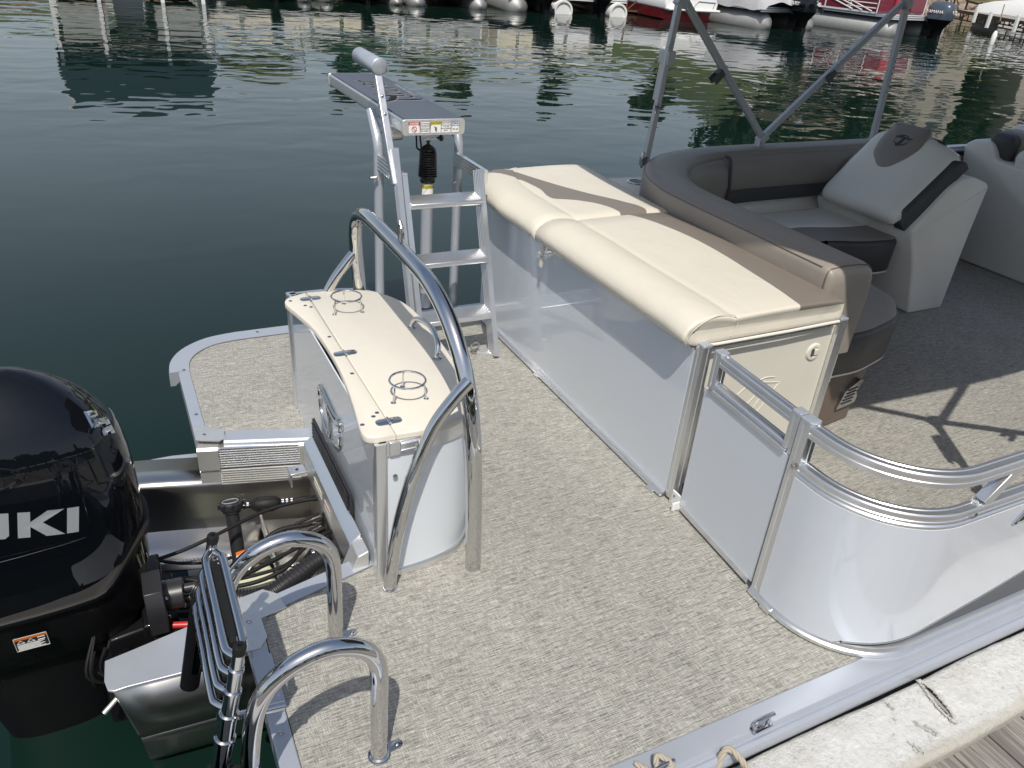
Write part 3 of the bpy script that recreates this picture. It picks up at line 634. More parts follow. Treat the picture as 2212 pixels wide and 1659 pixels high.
# ---------------------------------------------------------------- lounge (sun pad) block
lg = thing('sun_lounge', 'cream and taupe sun lounge on a glossy silver panelled base', 'lounge', (1.85, 2.4, 0))
g = G(); g.box((1.531, 2.42, .293), (.006, 1.54, .545)); g.done('aft_panel', 'silver_panel', lg)
g = G(); g.box((1.524, 2.40, .0165), (.016, 1.50, .021)); g.box((1.520, 2.40, .0105), (.020, 1.50, .006)); g.done('base_channel', 'aluminium', lg, bev=.001)
g = G(); g.box((1.526, 2.42, .571), (.014, 1.54, .010)); g.done('top_channel', 'aluminium', lg)
for y in (2.55, 1.70, 2.98): g = G(); g.box((1.512, y, .006), (.022, .035, .010)); g.done('mounting_clip', 'aluminium', lg, bev=.001)
def post(px, py, z0, z1, w, par, nm='post', capd=True, m='aluminium'):
    g = G(); h = w/2; pr = []
    for sx, sy in ((-1, -1), (1, -1), (1, 1), (-1, 1)): pass
    k = h*.16; P = [(-h, -h), (-k*2, -h), (-k*1.4, -h+.0018), (k*1.4, -h+.0018), (k*2, -h), (h, -h), (h, -k*2), (h-.0018, -k*1.4), (h-.0018, k*1.4), (h, k*2), (h, h), (k*2, h), (k*1.4, h-.0018), (-k*1.4, h-.0018), (-k*2, h), (-h, h), (-h, k*2), (-h+.0018, k*1.4), (-h+.0018, -k*1.4), (-h, -k*2)]
    g.prism([(px+a, py+b) for a, b in P], z0, z1); o = g.done(nm, m, par, smooth=20)
    if capd: g = G(); g.prism(rounded([(px-h-.001, py-h-.001), (px+h+.001, py-h-.001), (px+h+.001, py+h+.001), (px-h-.001, py+h+.001)], .004, 3), z1+.0004, z1+.009, bev=.002); g.done('cap', 'satin_aluminium', o, smooth=50)
    return o
post(1.548, 1.630, .012, .588, .034, lg); post(2.172, 1.668, .0, .575, .034, lg)
g = G(); g.box((1.858, 1.672, .285), (.594, .006, .53)); g.done('end_panel', 'cream_plastic', lg)
# embossed swirls on the end panel
Mr = frame((1.885, 1.6685, .32), (1, 0, 0), (0, 0, 1)); g = G()
for pts in ([(-.11, .03), (-.07, .055), (-.02, .06), (.03, .052), (.075, .045)], [(-.11, .03), (-.09, -.0), (-.06, -.02), (-.02, .02), (.0, .06)], [(-.03, -.05), (.0, -.06), (.03, -.02), (.055, .02), (.075, .045)], [(-.06, -.02), (-.035, -.055), (-.01, -.02), (.02, .02)], [(-.04, .062), (.0, .075), (.045, .07)]):
    stroke(Mr, pts, .005, .002, g)
g.done('embossed_mark', 'cream_plastic', lg, smooth=50)
g = G(); g.lathe((2.083, 1.669, .462), (0, -1, 0), [(.0, .004), (.018, .004), (.020, .0065), (.029, .0055), (.034, .001), (.034, -.002)], 32); lt = g.done('latch', 'cream_plastic', lg)
g = G(); g.box((2.075, 1.6635, .462), (.010, .004, .028)); g.done('latch_slot', 'dark_grey', lt); g = G(); g.box((2.092, 1.6625, .462), (.018, .006, .022)); g.done('latch_thumb', 'cream_plastic', lt, bev=.002)
g = G(); g.box((1.845, 2.41, .29), (.60, 1.44, .54)); g.done('inner_box', 'cream_plastic', lg)
SP = .668
def pad_sec(y, xa, xr, top, rt, e=0.):
    """plan/section of the cushion at y: roll from xa, crease at xa+.19, far edge xr; e insets everything for the end caps"""
    z0 = .583+e; t = top-e; r = rt-e*1.1; x1 = xa+e; x2 = xr-e*.6; w = .185*(1 if True else 0)
    q = [(x2, z0+.002), (x2+.004, z0+.03), (x2, t-.016), (x2-.006, t-.006), (x2-.02, t-.001)]
    q += [(x2-(x2-xa-.24)*k/5, t+.004*math.sin(PI*k/5)) for k in range(1, 5)]
    q += [(xa+.225, t), (xa+.198, t-.0005), (xa+.190, t-.004), (xa+.180, t+.002), (xa+.150, r-.004), (xa+.115, r), (xa+.08, r-.001), (xa+.045, r-.010), (xa+.018, r-.027), (x1+.003, r-.046), (x1, r-.062), (x1+.006, z0+.020), (x1+.022, z0+.008), (x1+.045, z0)]
    return [V((x, y, z)) for x, z in q]
def pad(name, m, secs):
    g = G(); g.loft(secs); return g.done(name, m, lg, smooth=55)
S = []
for y, e in ((1.648, .030), (1.642, .018), (1.640, .008), (1.643, .002), (1.652, 0)): S.append(pad_sec(y, 1.468, 2.135, SP-.003, SP+.010, e))
for k in range(1, 12): y = 1.652+(2.600-1.652)*k/11; S.append(pad_sec(y, 1.468, 2.132, SP+.001*math.sin(k), SP+.016 if k < 11 else SP+.012, 0))
S += [pad_sec(2.609, 1.468, 2.13, SP-.004, SP+.006, .004), pad_sec(2.614, 1.468, 2.13, SP-.010, SP, .012)]
cn = pad('near_cushion', 'pad_vinyl_near', S)
S = [pad_sec(2.616, 1.468, 2.13, SP-.010, SP-.002, .012), pad_sec(2.622, 1.468, 2.13, SP-.003, SP+.006, .004)]
for k in range(0, 17):
    y = 2.635+(3.375-2.635)*k/16; tt = max(0, (y-2.95)/.43); xa = 1.468+.02*tt+.085*tt**2.6; S.append(pad_sec(y, xa, 2.13+.03*(k/16), SP+.002, SP+.013-.012*tt**2, 0))
for e, y in ((.006, 3.405), (.018, 3.42), (.032, 3.425)): S.append(pad_sec(y, 1.60+e, 2.16, SP+.001, SP, e))
cf_ = pad('far_cushion', 'pad_vinyl_far', S)
G().tube([(2.13, 1.640, .584), (1.9, 1.636, .583), (1.6, 1.636, .583), (1.53, 1.642, .583)], .0055, 8).done('piping', 'white_piping', cn)
g = G(); g.tube([(1.497+.01*math.cos(a), 1.643, 0) for a in (0,)]*2, .001) if False else None
G().tube(spline([(1.655, 1.638, .60), (1.672, 1.640, .645), (1.655, 1.643, SP), (1.62, 1.641, SP+.010), (1.57, 1.640, SP+.008), (1.52, 1.639, SP-.012), (1.49, 1.641, SP-.04), (1.480, 1.642, .60)], 6), .0012, 6).done('seam', 'cream_vinyl', cn)
g = G(); g.loft([[(1.503, y, .590), (1.498, y, .575), (1.497, y, .530), (1.494, y, .492), (1.497, y, .492), (1.501, y, .531), (1.503, y, .575), (1.508, y, .590)] for y in (2.572, 2.594)]); st = g.done('pull_strap', 'cream_vinyl', lg); screw((1.4965, 2.583, .535), (-1, 0, 0), st, .007)
for y in (2.74, 1.70): screw((1.519, y, .572), (-1, 0, 0), lg, .006)
g = G(); g.box((1.535, 1.595, .028), (.006, .060, .052)); g.box((1.553, 1.595, .0025), (.042, .060, .004)); g.box((1.520, 1.575, .018), (.03, .006, .03)); g.box((1.565, 1.566, .02), (.035, .005, .03)); reg(g.done('gate_bracket', 'white_paint', lg, bev=.001))
screw((1.5315, 1.603, .038), (-1, 0, 0), lg, .005, 'steel')

# ---------------------------------------------------------------- gate and curved fence
def rail_prof(w, z0, z1):
    h = w/2; gz = (z0+z1)/2
    return [(-h, z0), (-h, gz-.006), (-h+.002, gz-.004), (-h+.002, gz+.004), (-h, gz+.006), (-h, z1-.004), (-h+.003, z1), (-.006, z1), (-.004, z1-.002), (.004, z1-.002), (.006, z1), (h-.003, z1), (h, z1-.004), (h, z0)]
gt = thing('boarding_gate', 'silver boarding gate with open top slot beside the sun lounge', 'gate', (1.54, 1.38, 0))
ga, gb = V((1.550, 1.553, 0)), V((1.527, 1.206, 0))
post(ga.x, ga.y, .030, .598, .031, gt); post(gb.x, gb.y, .030, .598, .031, gt)
d = (gb-ga).normalized()
for z0, z1, nm in ((.564, .598, 'top_rail'), (.474, .504, 'mid_rail')): sweep(G(), [(ga+d*.0155).to_2d(), (gb-d*.0155).to_2d()], rail_prof(.030, z0, z1)).done(nm, 'aluminium', gt, smooth=25)
nn = V((-1, -.066, 0)).normalized()
g = G(); g.loft([[ga-d*.018+nn*.0165+V((0, 0, z)) for z in (.028, .478)] + [ga-d*.018+nn*.0205+V((0, 0, z)) for z in (.478, .028)], [gb+d*.018+nn*.0165+V((0, 0, z)) for z in (.028, .478)] + [gb+d*.018+nn*.0205+V((0, 0, z)) for z in (.478, .028)]]); g.done('panel', 'silver_panel', gt)
G().beam(ga-d*.005+nn*.022+V((0, 0, .022)), gb+d*.005+nn*.022+V((0, 0, .022)), .006, .018).done('bottom_channel', 'aluminium', gt)
G().beam(ga-d*.0+nn*.022+V((0, 0, .482)), gb+d*.0+nn*.022+V((0, 0, .482)), .008, .010).done('trim_strip', 'aluminium', gt)
screw(ga+d*.012+nn*.0255+V((0, 0, .487)), nn, gt, .0085)
fc = thing('corner_fence', 'silver fence panel curving round the near corner under a grooved aluminium rail', 'fence', (1.8, .85, 0))
path = [(1.517, 1.176), (1.517, 1.12)] + arc((1.757, 1.09), .24, 180, 270, 18) + [(2.2, .85), (2.6, .85), (3.2, .85), (4.5, .85), (7.5, .85)]
path2 = [(1.517, 1.142)] + path[1:]
for z0, z1, nm in ((.566, .602, 'top_rail'), (.452, .484, 'mid_rail')): sweep(G(), path2, rail_prof(.034, z0, z1)).done(nm, 'aluminium', fc, smooth=28)
sweep(G(), path2, [(-.018, .436), (-.022, .440), (-.022, .452), (-.018, .456)]).done('trim_strip', 'aluminium', fc)
post(1.517, 1.160, .001, .602, .036, fc)
# panel with its lower edge sweeping up along the side
def plow(x, i): 
    pts = [(-9, .028), (1.56, .036), (1.62, .052), (1.75, .075), (2.016, .120), (2.2, .160), (2.6, .235), (3.2, .33), (9, .36)]
    for (a, za), (b, zb) in zip(pts, pts[1:]):
        if a <= x <= b: return za+(zb-za)*(x-a)/(b-a)
pd = [p for p in path2]
dense = [pd[0], pd[1]] + pd[2:21] + [(1.757+.06*k, .85) for k in range(1, 26)] + [(3.9, .85), (7.5, .85)]
dense = [q for i, q in enumerate(dense) if i == 0 or (V(q)-V(dense[i-1])).length > 1e-4]
o1, o2 = offs(dense, -.019), offs(dense, -.023); o3, o4 = offs(dense, -.010), offs(dense, -.006)
g = G(); g.loft([[(*o1[i], plow(q[0], i) if q[1] < .93 else .028), (*o1[i], .444), (*o2[i], .444), (*o2[i], plow(q[0], i) if q[1] < .93 else .028)] for i, q in enumerate(dense)]); g.done('panel', 'silver_panel', fc, smooth=50)
g = G(); g.loft([[(*o3[i], .02), (*o3[i], .44), (*o4[i], .44), (*o4[i], .02)] for i in range(len(dense))]); g.done('kick_panel', 'dark_grey', fc, smooth=50)
g = G(); k0 = next(i for i, q in enumerate(dense) if q[1] < .93)
g.tube([(*(V(o2[i])*.5+V(o1[i])*.5), plow(dense[i][0], i)-.003) for i in range(k0, len(dense))], .0045, 8); g.done('panel_edge_trim', 'aluminium', fc)
sweep(G(), path, [(-.030, .0052), (-.030, .016), (-.024, .020), (-.020, .030), (-.012, .034), (.014, .034), (.014, .0052)]).done('bottom_rail', 'aluminium', fc, smooth=30)
for y in (1.10, ): g = G(); g.box((1.488, y, .012), (.016, .036, .018)); g.done('mounting_clip', 'aluminium', fc, bev=.001)
for x in (1.84, 2.9):
    s = G().beam((x-.01, .85, .482), (x+.075, .85, .568), .032, .030, (0, 1, 0)).done('rail_brace', 'aluminium', fc, bev=.002)
    random.seed(2); g = G()
    for k in range(9): g.disc((x-.030+random.uniform(-.002, .002), .835+.0035*k, .484), (-.3, 0, 1), .0042, .003, 7, .002)
    g.done('weld_bead', 'aluminium', s)
screw((1.494, 1.156, .468), (-1, 0, 0), fc, .0085)
for (x, y, n_) in ((1.66, .868, (-.4, -1, 0)), (1.785, .827, (0, -1, 0)), (2.3, .827, (0, -1, 0))): screw((x, y-.008*(x < 1.7), .468), n_, fc, .0075)
# chrome framed vent badge on the outside
Mb = frame((2.06, .8265, .405), (1, 0, 0), (0, 0, 1))
tri = rounded([(-.085, -.022), (-.03, .052), (.06, .052), (.09, -.022)], .008, 3)
g = G(); g.loft([[Mb @ V((*p, z)) for p in q] for q, z in ((tri, 0), (tri, .005), (inset(tri, .004), .007), (inset(tri, .008), .007), (inset(tri, .010), .002))]); bd = g.done('side_badge', 'chrome', fc)
g = G()
for k in range(5): g.beam(Mb @ V((-.055+.012*k, -.010+.013*k, .004)), Mb @ V((.07, -.010+.013*k, .004)), .005, .007)
g.done('badge_slat', 'black_plastic', bd)

# ---------------------------------------------------------------- L-shaped sofa under the bimini
sofa = thing('corner_sofa', 'taupe curved corner sofa with cream seat base behind the sun lounge', 'sofa', (2.6, 2.6, 0))
bp_ = [(2.235, 1.765), (2.235, 2.2), (2.235, 2.55), (2.255, 2.74), (2.33, 2.93), (2.46, 3.08), (2.64, 3.19), (2.86, 3.245), (3.1, 3.262), (3.6, 3.27), (4.30, 3.285)]
bpath = [tuple(p)[:2] for p in spline([(*p, 0) for p in bp_], 6)]
def bsec(i, e=0.):
    pr = [(-.112+e, .40), (-.112+e, .52), (-.114+e, .66), (-.113+e, .712-e), (-.109+e, .730-e), (-.098+e, .739-e), (-.04, .744-e), (.03, .743-e), (.080-e, .737-e), (.102-e, .722-e), (.112-e, .69-e), (.114-e, .64), (.104-e, .50), (.10-e, .40)]
    pr = [(-o, z) for o, z in pr][::-1]
    return pr
g = G(); secs = []
base_cols = lambda pr, pth: [[(*offs(pth, o)[i], z) for o, z in pr] for i in range(len(pth))]
def wv(p): t = min(1, max(0, (p[0]-2.26)/.62)); return 1-.62*t*t*(3-2*t)
main = [[(*offs(bpath, (o if o > 0 else o*wv(bpath[i])))[i], z) for o, z in bsec(0)] for i in range(len(bpath))]
first = main[0]; c0 = V((2.235, 1.765, .6))
def capsec(sec, dy, k, dz): return [(c0.x+(p[0]-c0.x)*k, p[1]-dy, .42+(p[2]-.42)*dz if p[2] > .42 else p[2]) for p in sec]
caps_ = [capsec(first, .052, .80, .80), capsec(first, .050, .88, .90), capsec(first, .042, .95, .955), capsec(first, .028, .985, .985), capsec(first, .012, 1., .998)]
last = main[-1]; lc = V((4.30, 3.285, .6)); endc = [[(p[0]+dx, lc.y+(p[1]-lc.y)*k, .42+(p[2]-.42)*kz) for p in last] for dx, k, kz in ((.02, .96, .97), (.035, .85, .9))]
g.loft(caps_+main+endc); bol = g.done('bolster', 'taupe_vinyl', sofa, smooth=60)
G().tube([(*p, .7325) for p in offs(bpath, .1085)], .0022, 6).done('seam', 'brown_plastic', bol)
G().tube([(c0.x+(p[0]-c0.x)*1.004, p[1]-.030, .42+(p[2]-.42)*.986) for p in main[0] if p[2] > .5], .0020, 6).done('seam', 'brown_plastic', bol)
ip = [(2.9, 3.245)] + [(3.1, 3.262), (3.6, 3.27), (4.22, 3.282)]
def back(path_, prof, nm, m, lab=None):
    return sweep(G(), path_, [(-o, z) for o, z in prof]).done(nm, m, sofa, smooth=60)
back(ip, [(.03, .545), (.098, .552), (.108, .60), (.085, .68), (.068, .705), (.03, .718)], 'back_cushion', 'taupe_vinyl')
back(ip, [(.03, .48), (.110, .484), (.120, .515), (.110, .553), (.03, .553)], 'back_band', 'charcoal_vinyl')
back([q for q in bpath if 2.70 < q[1] and q[0] < 2.92], [(.03, .50), (.105, .51), (.118, .58), (.100, .66), (.078, .70), (.03, .708)], 'corner_cushion', 'taupe_vinyl')
g = G(); g.tube(spline([(2.902, 3.195, .725), (2.905, 3.160, .712), (2.906, 3.140, .63), (2.908, 3.128, .55), (2.908, 3.13, .49)], 5), .009, 8); g.done('joint_piping', 'charcoal_vinyl', sofa)
random.seed(9); lum = [(2.46, 2.0), (2.44, 2.6), (2.53, 2.92), (2.78, 3.11), (3.2, 3.15), (3.9, 3.16)]
L = [tuple(p)[:2] for p in spline([(*p, 0) for p in lum], 14)]; cc = [offs(L, d_) for d_ in (0., .035, .04, .02, 0.)]
zs = (.40, .42, .46, .49, .50); g = G()
g.loft([[(cc[j][i].x*1, cc[j][i].y-(.004*math.sin(i*2.3)+random.uniform(-.003, .003))*(0 < j < 4), zs[j]) for j in range(5)] + [(cc[0][i].x, cc[0][i].y+.05, .45)] for i in range(len(L))], closed=True); g.done('gathered_lumbar', 'lifted_cream_vinyl', sofa, smooth=60)
def cushion(poly, z0, z1, r, m, nm, par, rr_=.05, edge=None, n=5):
    p = [tuple(q)[:2] for q in rounded(poly, rr_, 6)]
    S = [[(*q, z0) for q in inset(p, r*.5)], [(*q, z0+r*.25) for q in inset(p, r*.12)]]
    for k in range(n+1): a = PI/2*k/n; S.append([(*q, z1-r+r*math.sin(a)) for q in inset(p, r*(1-math.cos(a)))])
    S.append([(*q, z1+.002) for q in inset(p, r+.03)])
    return G().loft(S).done(nm, m, par, smooth=60)
seat = [(2.30, 1.79), (2.52, 1.785), (2.76, 1.85), (2.92, 2.00), (2.965, 2.22), (2.96, 2.50), (3.04, 2.63), (3.20, 2.665), (3.38, 2.60), (3.60, 2.575), (3.665, 2.62), (3.68, 3.14), (2.40, 3.14), (2.30, 2.9)]
seatp = rounded(seat, .07, 6)
inner_seat = inset(seatp, .15)
cushion(seat, .240, .418, .028, 'charcoal_vinyl', 'seat_cushion', sofa, .07)
G().loft([[(*q, .4185) for q in inset(seatp, .012)], [(*q, .4212) for q in inset(seatp, .018)], [(*q, .4225) for q in inset(seatp, .05)]]).done('seat_taupe', 'taupe_vinyl', sofa, smooth=60)
ctr = [(2.34, 2.0), (2.60, 2.06), (2.72, 2.25), (2.73, 2.62), (2.95, 2.84), (3.2, 2.88), (3.45, 2.81), (3.68, 2.80), (3.68, 3.13), (2.42, 3.13), (2.34, 2.8)]
G().loft([[(*q, .4215) for q in rounded(ctr, .08, 6)], [(*q, .4242) for q in inset(rounded(ctr, .08, 6), .006)], [(*q, .426) for q in inset(rounded(ctr, .08, 6), .04)]]).done('seat_cream', 'lifted_cream_vinyl', sofa, smooth=60)
P = inset(seatp, .010); G().tube([(*q, .242) for q in P], .0065, 8, closed=True).done('piping', 'white_piping', sofa)
G().prism(rounded([(2.19, 1.70), (2.305, 1.715), (2.305, 1.95), (2.19, 1.95)], .055), .28, .46, bev=.035).done('bolster_end', 'cream_vinyl', sofa)
bs_ = [(2.30, 1.80), (2.45, 1.795), (2.585, 1.815), (2.60, 1.90), (2.72, 2.05), (2.76, 2.3), (2.80, 2.7), (3.6, 2.78), (3.6, 3.1), (2.3, 3.1)]
bt_ = [(2.30, 1.80), (2.50, 1.81), (2.68, 1.85), (2.76, 1.95), (2.82, 2.1), (2.84, 2.35), (2.86, 2.72), (3.6, 2.80), (3.6, 3.1), (2.3, 3.1)]
G().loft([[(*q, .001) for q in bs_], [(*q, .10) for q in bs_], [(*[a*.5+b*.5 for a, b in zip(q, w)], .18) for q, w in zip(bs_, bt_)], [(*q, .241) for q in bt_]]).done('seat_base', 'brown_plastic', sofa, smooth=60, bev=.01)
Mv = frame((2.515, 1.7935, .135), V((1, .09, 0)), (0, .0, 1)); vo = [(-.055, -.055), (.055, -.045), (.060, -.02), (.045, .01), (.075, .055), (.05, .062), (-.005, .035), (-.03, .02)]
vent = G().loft([[Mv @ V((*q, z)) for q in rounded(vo, .006, 2)] for z in (-.02, .003)]).done('base_vent', 'steel', sofa)
g = G()
for k in range(5): g.beam(Mv @ V((-.035+.006*k, -.032+.014*k, .0035)), Mv @ V((.030+.004*k, -.030+.015*k, .0035)), .006, .003)
g.done('vent_slot', 'black_plastic', vent)
# reclined back rest at the forward end of the sofa
rec = thing('recliner_backrest', 'cream reclined backrest with taupe headrest and T emblem facing aft', 'backrest', (3.85, 2.8, 0))
sh = [(3.80, .001), (4.075, .001), (4.085, .42), (4.105, .685), (4.085, .705), (3.95, .745), (3.88, .745), (3.80, .70), (3.70, .59), (3.605, .49), (3.62, .44), (3.66, .37), (3.71, .27)]
sh = rounded(sh, [.02, .02, .05, .03, .03, .05, .06, .06, .05, .05, .05, .05, .08], 5)
G().loft([[(x, y, z) for x, z in inset(sh, e)] for y, e in ((2.512, .016), (2.517, .006), (2.525, .0), (3.10, 0), (3.16, .0))]).done('shell', 'lifted_cream_vinyl', rec, smooth=50)
def bsurf(u, v, h=0):
    """u across 0..1 from near side to far side, v up the backrest 0..1"""
    y0 = 2.592-.01*v; y1 = 3.07-.005*v
    y = y0+(y1-y0)*u; x = 3.558+.325*v; z = .508+.305*v+(.045*math.sin(PI*min(1, max(0, (u-.05)/.95)))*(v**3))
    n = V((-.70, 0, .72)); return V((x, y, z))+n*h
def bump_h(u, v): return .052*(max(0, 1-(2*u-1)**6))**.35*(max(0, 1-(2*v-1)**8))**.35
g = G(); NU, NV = 26, 26; grid = [[bsurf(u/NU, v/NV, .03*0+bump_h(u/NU, v/NV)) for u in range(NU+1)] for v in range(NV+1)]
g.loft(grid, False, False)
rim = [bsurf(u/NU, 0, 0) for u in range(NU+1)]; bkc = g.done('back_cushion', 'lifted_cream_vinyl', rec, smooth=70)
s_ = bkc.modifiers.new('solid', 'SOLIDIFY'); s_.thickness = .03; s_.offset = -1
# charcoal side welt
def wk_(v): return min(1, v*8+.05)*min(1, (1.03-v)*9)
G().loft([[bsurf(0, v, h*wk_(v) if h > 0 else h)+V((0, dy, 0)) for h, dy in ((-.04, .01), (.030, .010), (.050, .004), (.047, -.006), (.030, -.030), (.004, -.046), (-.04, -.048))] for v in [k/28 for k in range(29)]]).done('side_welt', 'charcoal_vinyl', rec, smooth=60)
for u in (.44, .58):
    G().tube([bsurf(u, v, bump_h(u, v)+.0006) for v in [k/20*.62+.04 for k in range(21)]], .0018, 6).done('stitch_seam', 'taupe_vinyl', rec)
def patch(poly, h0, h1, nm, m, par):
    N = len(poly); g = G()
    c = (sum(p[0] for p in poly)/N, sum(p[1] for p in poly)/N)
    S = []
    for k, (s, h) in enumerate(((1., h0-.01), (1., h1*.5), (.985, h1*.85), (.93, h1), (.6, h1+.004), (.25, h1+.006))):
        S.append([bsurf(c[0]+(p[0]-c[0])*s, c[1]+(p[1]-c[1])*s, bump_h(min(1, max(0, c[0]+(p[0]-c[0])*s)), .5)+h) for p in poly])
    g.loft(S); return g.done(nm, m, par, smooth=70)
hr = rounded([(.16, 1.04), (.13, .78), (.20, .62), (.42, .44), (.60, .42), (.84, .62), (.90, .84), (.88, 1.07)], [.02, .08, .08, .1, .1, .08, .05, .02], 6)
hd_ = patch(hr, .0, .012, 'headrest_edge', 'charcoal_vinyl', rec)
hi = rounded([(.36, 1.05), (.30, .84), (.36, .68), (.47, .51), (.60, .485), (.80, .65), (.855, .85), (.84, 1.07)], [.02, .08, .06, .08, .08, .08, .05, .02], 6)
patch(hi, .010, .036, 'headrest', 'taupe_vinyl', rec)
oc = bsurf(.56, .84, .096); Mt = frame(oc, (0, -1, 0), V((.70, 0, .68)))
g = G(); stroke(Mt, [(.042*math.cos(R(a)), .031*math.sin(R(a))) for a in range(20, 200, 15)], .006, .0015, g); stroke(Mt, [(.0+.042*math.cos(R(a)), .031*math.sin(R(a))) for a in range(200, 380, 15)], .006, .0015, g)
stroke(Mt, [(-.048, .015), (-.015, .018), (.03, .015), (.054, .021)], .012, .0015, g); stroke(Mt, [(.006, .018), (.0, -.015), (-.009, -.040)], .017, .0015, g); g.done('emblem', 'charcoal_vinyl', rec)
# helm-side lounger further forward
hl = thing('forward_lounger', 'cream forward lounger with dark trimmed bolster at the right edge', 'lounger', (5.3, 2.7, 0))
hp = rounded([(2.0, .001), (3.18, .001), (3.28, .60), (3.30, .70), (3.24, .745), (3.15, .745), (3.105, .70), (3.08, .65), (2.9, .64), (2.0, .60)], [0, .02, .03, .03, .03, .04, .04, .04, .05, 0], 5)
G().loft([[(x, y, z) for y, z in inset(hp, e)] for x, e in ((4.955, .018), (4.965, .004), (4.98, 0), (5.10, 0))]).done('shell', 'lifted_cream_vinyl', hl, smooth=50)
def pillow(x0, x1, y0, y1, z0, z1, r, m, nm, par):
    p = rounded([(x0, y0), (x1, y0), (x1, y1), (x0, y1)], r*1.2, 5)
    S = [[(*q, z0) for q in inset(p, r*.4)]]
    for k in range(6): a = PI/2*k/5; S.append([(*q, z1-r+r*math.sin(a)) for q in inset(p, r*(1-math.cos(a)))])
    return G().loft(S).done(nm, m, par, smooth=70)
pillow(5.02, 5.20, 3.02, 3.20, .55, .80, .05, 'charcoal_vinyl', 'bolster_edge', hl); pillow(5.08, 5.5, 2.98, 3.20, .55, .815, .05, 'taupe_vinyl', 'bolster', hl)
pillow(4.99, 5.30, 2.60, 2.99, .56, .745, .06, 'lifted_cream_vinyl', 'headrest', hl); pillow(4.99, 5.30, 2.45, 2.605, .56, .735, .05, 'charcoal_vinyl', 'headrest_edge', hl); pillow(5.2, 7.2, 2.5, 3.22, .5, .84, .06, 'lifted_cream_vinyl', 'back_cushion', hl)
# far side rail and cup holder shelf
fr = thing('far_fence', 'grey aluminium rail and black panel along the far side of the boat', 'fence', (5.5, 3.33, 0))
sweep(G(), [(2.62, 3.335), (8.5, 3.335)], rail_prof(.036, .645, .682)).done('top_rail', 'aluminium', fr, smooth=25)
g = G(); g.box((5.6, 3.335, .33), (5.9, .008, .62)); g.done('panel', 'black_plastic', fr)
for x in (2.68, 4.82, 6.4): post(x, 3.335, .001, .66, .036, fr, capd=False)
sh_ = thing('cup_holder_shelf', 'pale corner shelf with a round steel cup holder behind the lounge', 'cup holder', (2.4, 3.3, .5))
G().prism(rounded([(2.12, 3.02), (2.50, 3.02), (2.56, 3.355), (2.18, 3.365)], .04), .45, .600, bev=.012).done('shelf', 'cream_plastic', sh_)
G().lathe((2.405, 3.255, .601), (0, 0, 1), [(.030, -.07), (.040, -.05), (.042, .0), (.043, .004), (.052, .0045), (.055, .002), (.055, -.001)], 28).done('cup_ring', 'steel', sh_)
G().disc((2.405, 3.255, .6025), (0, 0, 1), .041, .0012).done('cup_well', 'black_plastic', sh_)

# ---------------------------------------------------------------- bimini top: two mirrored frames and the canvas
def box_tube(g, p, q, w=.028, h=.028, up=(0, 1, 0)): g.beam(p, q, w, h, up)
def bimini(y, lab, s, grp):
    t = thing('bimini_support', lab, 'bimini frame', (3.2, y, .68), grp)
    def bt(p, q, nm='strut', w=.030, h=.026): return G().beam((p[0], y, p[1]), (q[0], y, q[1]), w, h, (0, 1, 0)).done(nm, 'bimini_aluminium', t, bev=.003)
    bt((2.468, .68), (2.525, 1.46), 'leg'); bt((2.55, 1.44), (3.215, .795), 'brace', .032); bt((3.235, .80), (4.03, 1.485), 'brace', .032); bt((4.055, 1.50), (4.098, .66), 'leg', .034, .028)
    bt((2.55, 1.44), (2.20, 1.86), 'bow_arm'); bt((2.54, 1.43), (2.95, 1.9), 'bow_arm'); bt((4.04, 1.49), (4.5, 1.9), 'bow_arm'); bt((4.04, 1.49), (3.7, 1.9), 'bow_arm')
    g = G(); g.box((2.532, y-.01*s, 1.445), (.055, .045, .075), Euler((0, .5, 0))); g.done('hinge_block', 'bimini_aluminium', t, bev=.004)
    g = G(); g.box((4.045, y-.01*s, 1.485), (.045, .045, .06), Euler((0, -.5, 0))); g.done('hinge_block', 'bimini_aluminium', t, bev=.004)
    g = G(); g.box((3.225, y, .785), (.055, .05, .035), Euler((0, -.6, 0))); g.box((3.215, y, .73), (.04, .04, .11)); g.done('base_bracket', 'bimini_aluminium', t, bev=.003)
    for (x, z, a) in ((2.845, 1.115, .8), (3.62, 1.115, -.75)):
        g = G(); ca = Euler((0, a, 0))
        for o in ((0, -.018), (.0, .018)): g.box((x-.02, y+o[1], z-.02), (.04, .004, .05), ca)
        g.box((x, y, z), (.038, .042, .03), ca); g.done('keeper_clip', 'dark_grey', t, bev=.002)
    g = G(); g.beam((2.478, y-.0, .99), (2.492, y, 1.22), .030, .030, (0, 1, 0)); sl_ = g.done('support_sleeve', 'bimini_aluminium', t, bev=.003)
    g = G(); g.beam((2.462, y-.035*s, .98), (2.478, y-.035*s, 1.235), .026, .024, (0, 1, 0)); g.box((2.49, y-.016*s, 1.19), (.045, .075, .06)); g.done('short_strut', 'bimini_aluminium', t, bev=.003)
    g = G(); g.tube([(2.46, y-.035*s, .98), (2.457, y-.035*s, .955), (2.462, y-.035*s, .935)], .006, 8); g.tube([(2.445, y-.035*s, .965), (2.475, y-.035*s, .962)], .008, 8); g.done('toggle_pin', 'steel', t)
    g = G(); g.tube([(2.445, y, .74), (2.44, y-.01*s, .70), (2.45, y, .66)], .007, 8); g.box((2.455, y, .695), (.03, .03, .045)); g.done('rail_mount', 'steel', t, bev=.002)
    for k in range(6): screw((4.083+.002*k*0+.0, y-.0145*s, 1.02+.033*k), (0, -1*s, 0), t, .004, 'black_plastic')
bimini(3.30, 'grey square tube bimini frame standing along the far rail of the boat', 1, 'bimini frames')
bimini(.885, 'near side bimini frame above the fence, just out of the picture', -1, 'bimini frames')
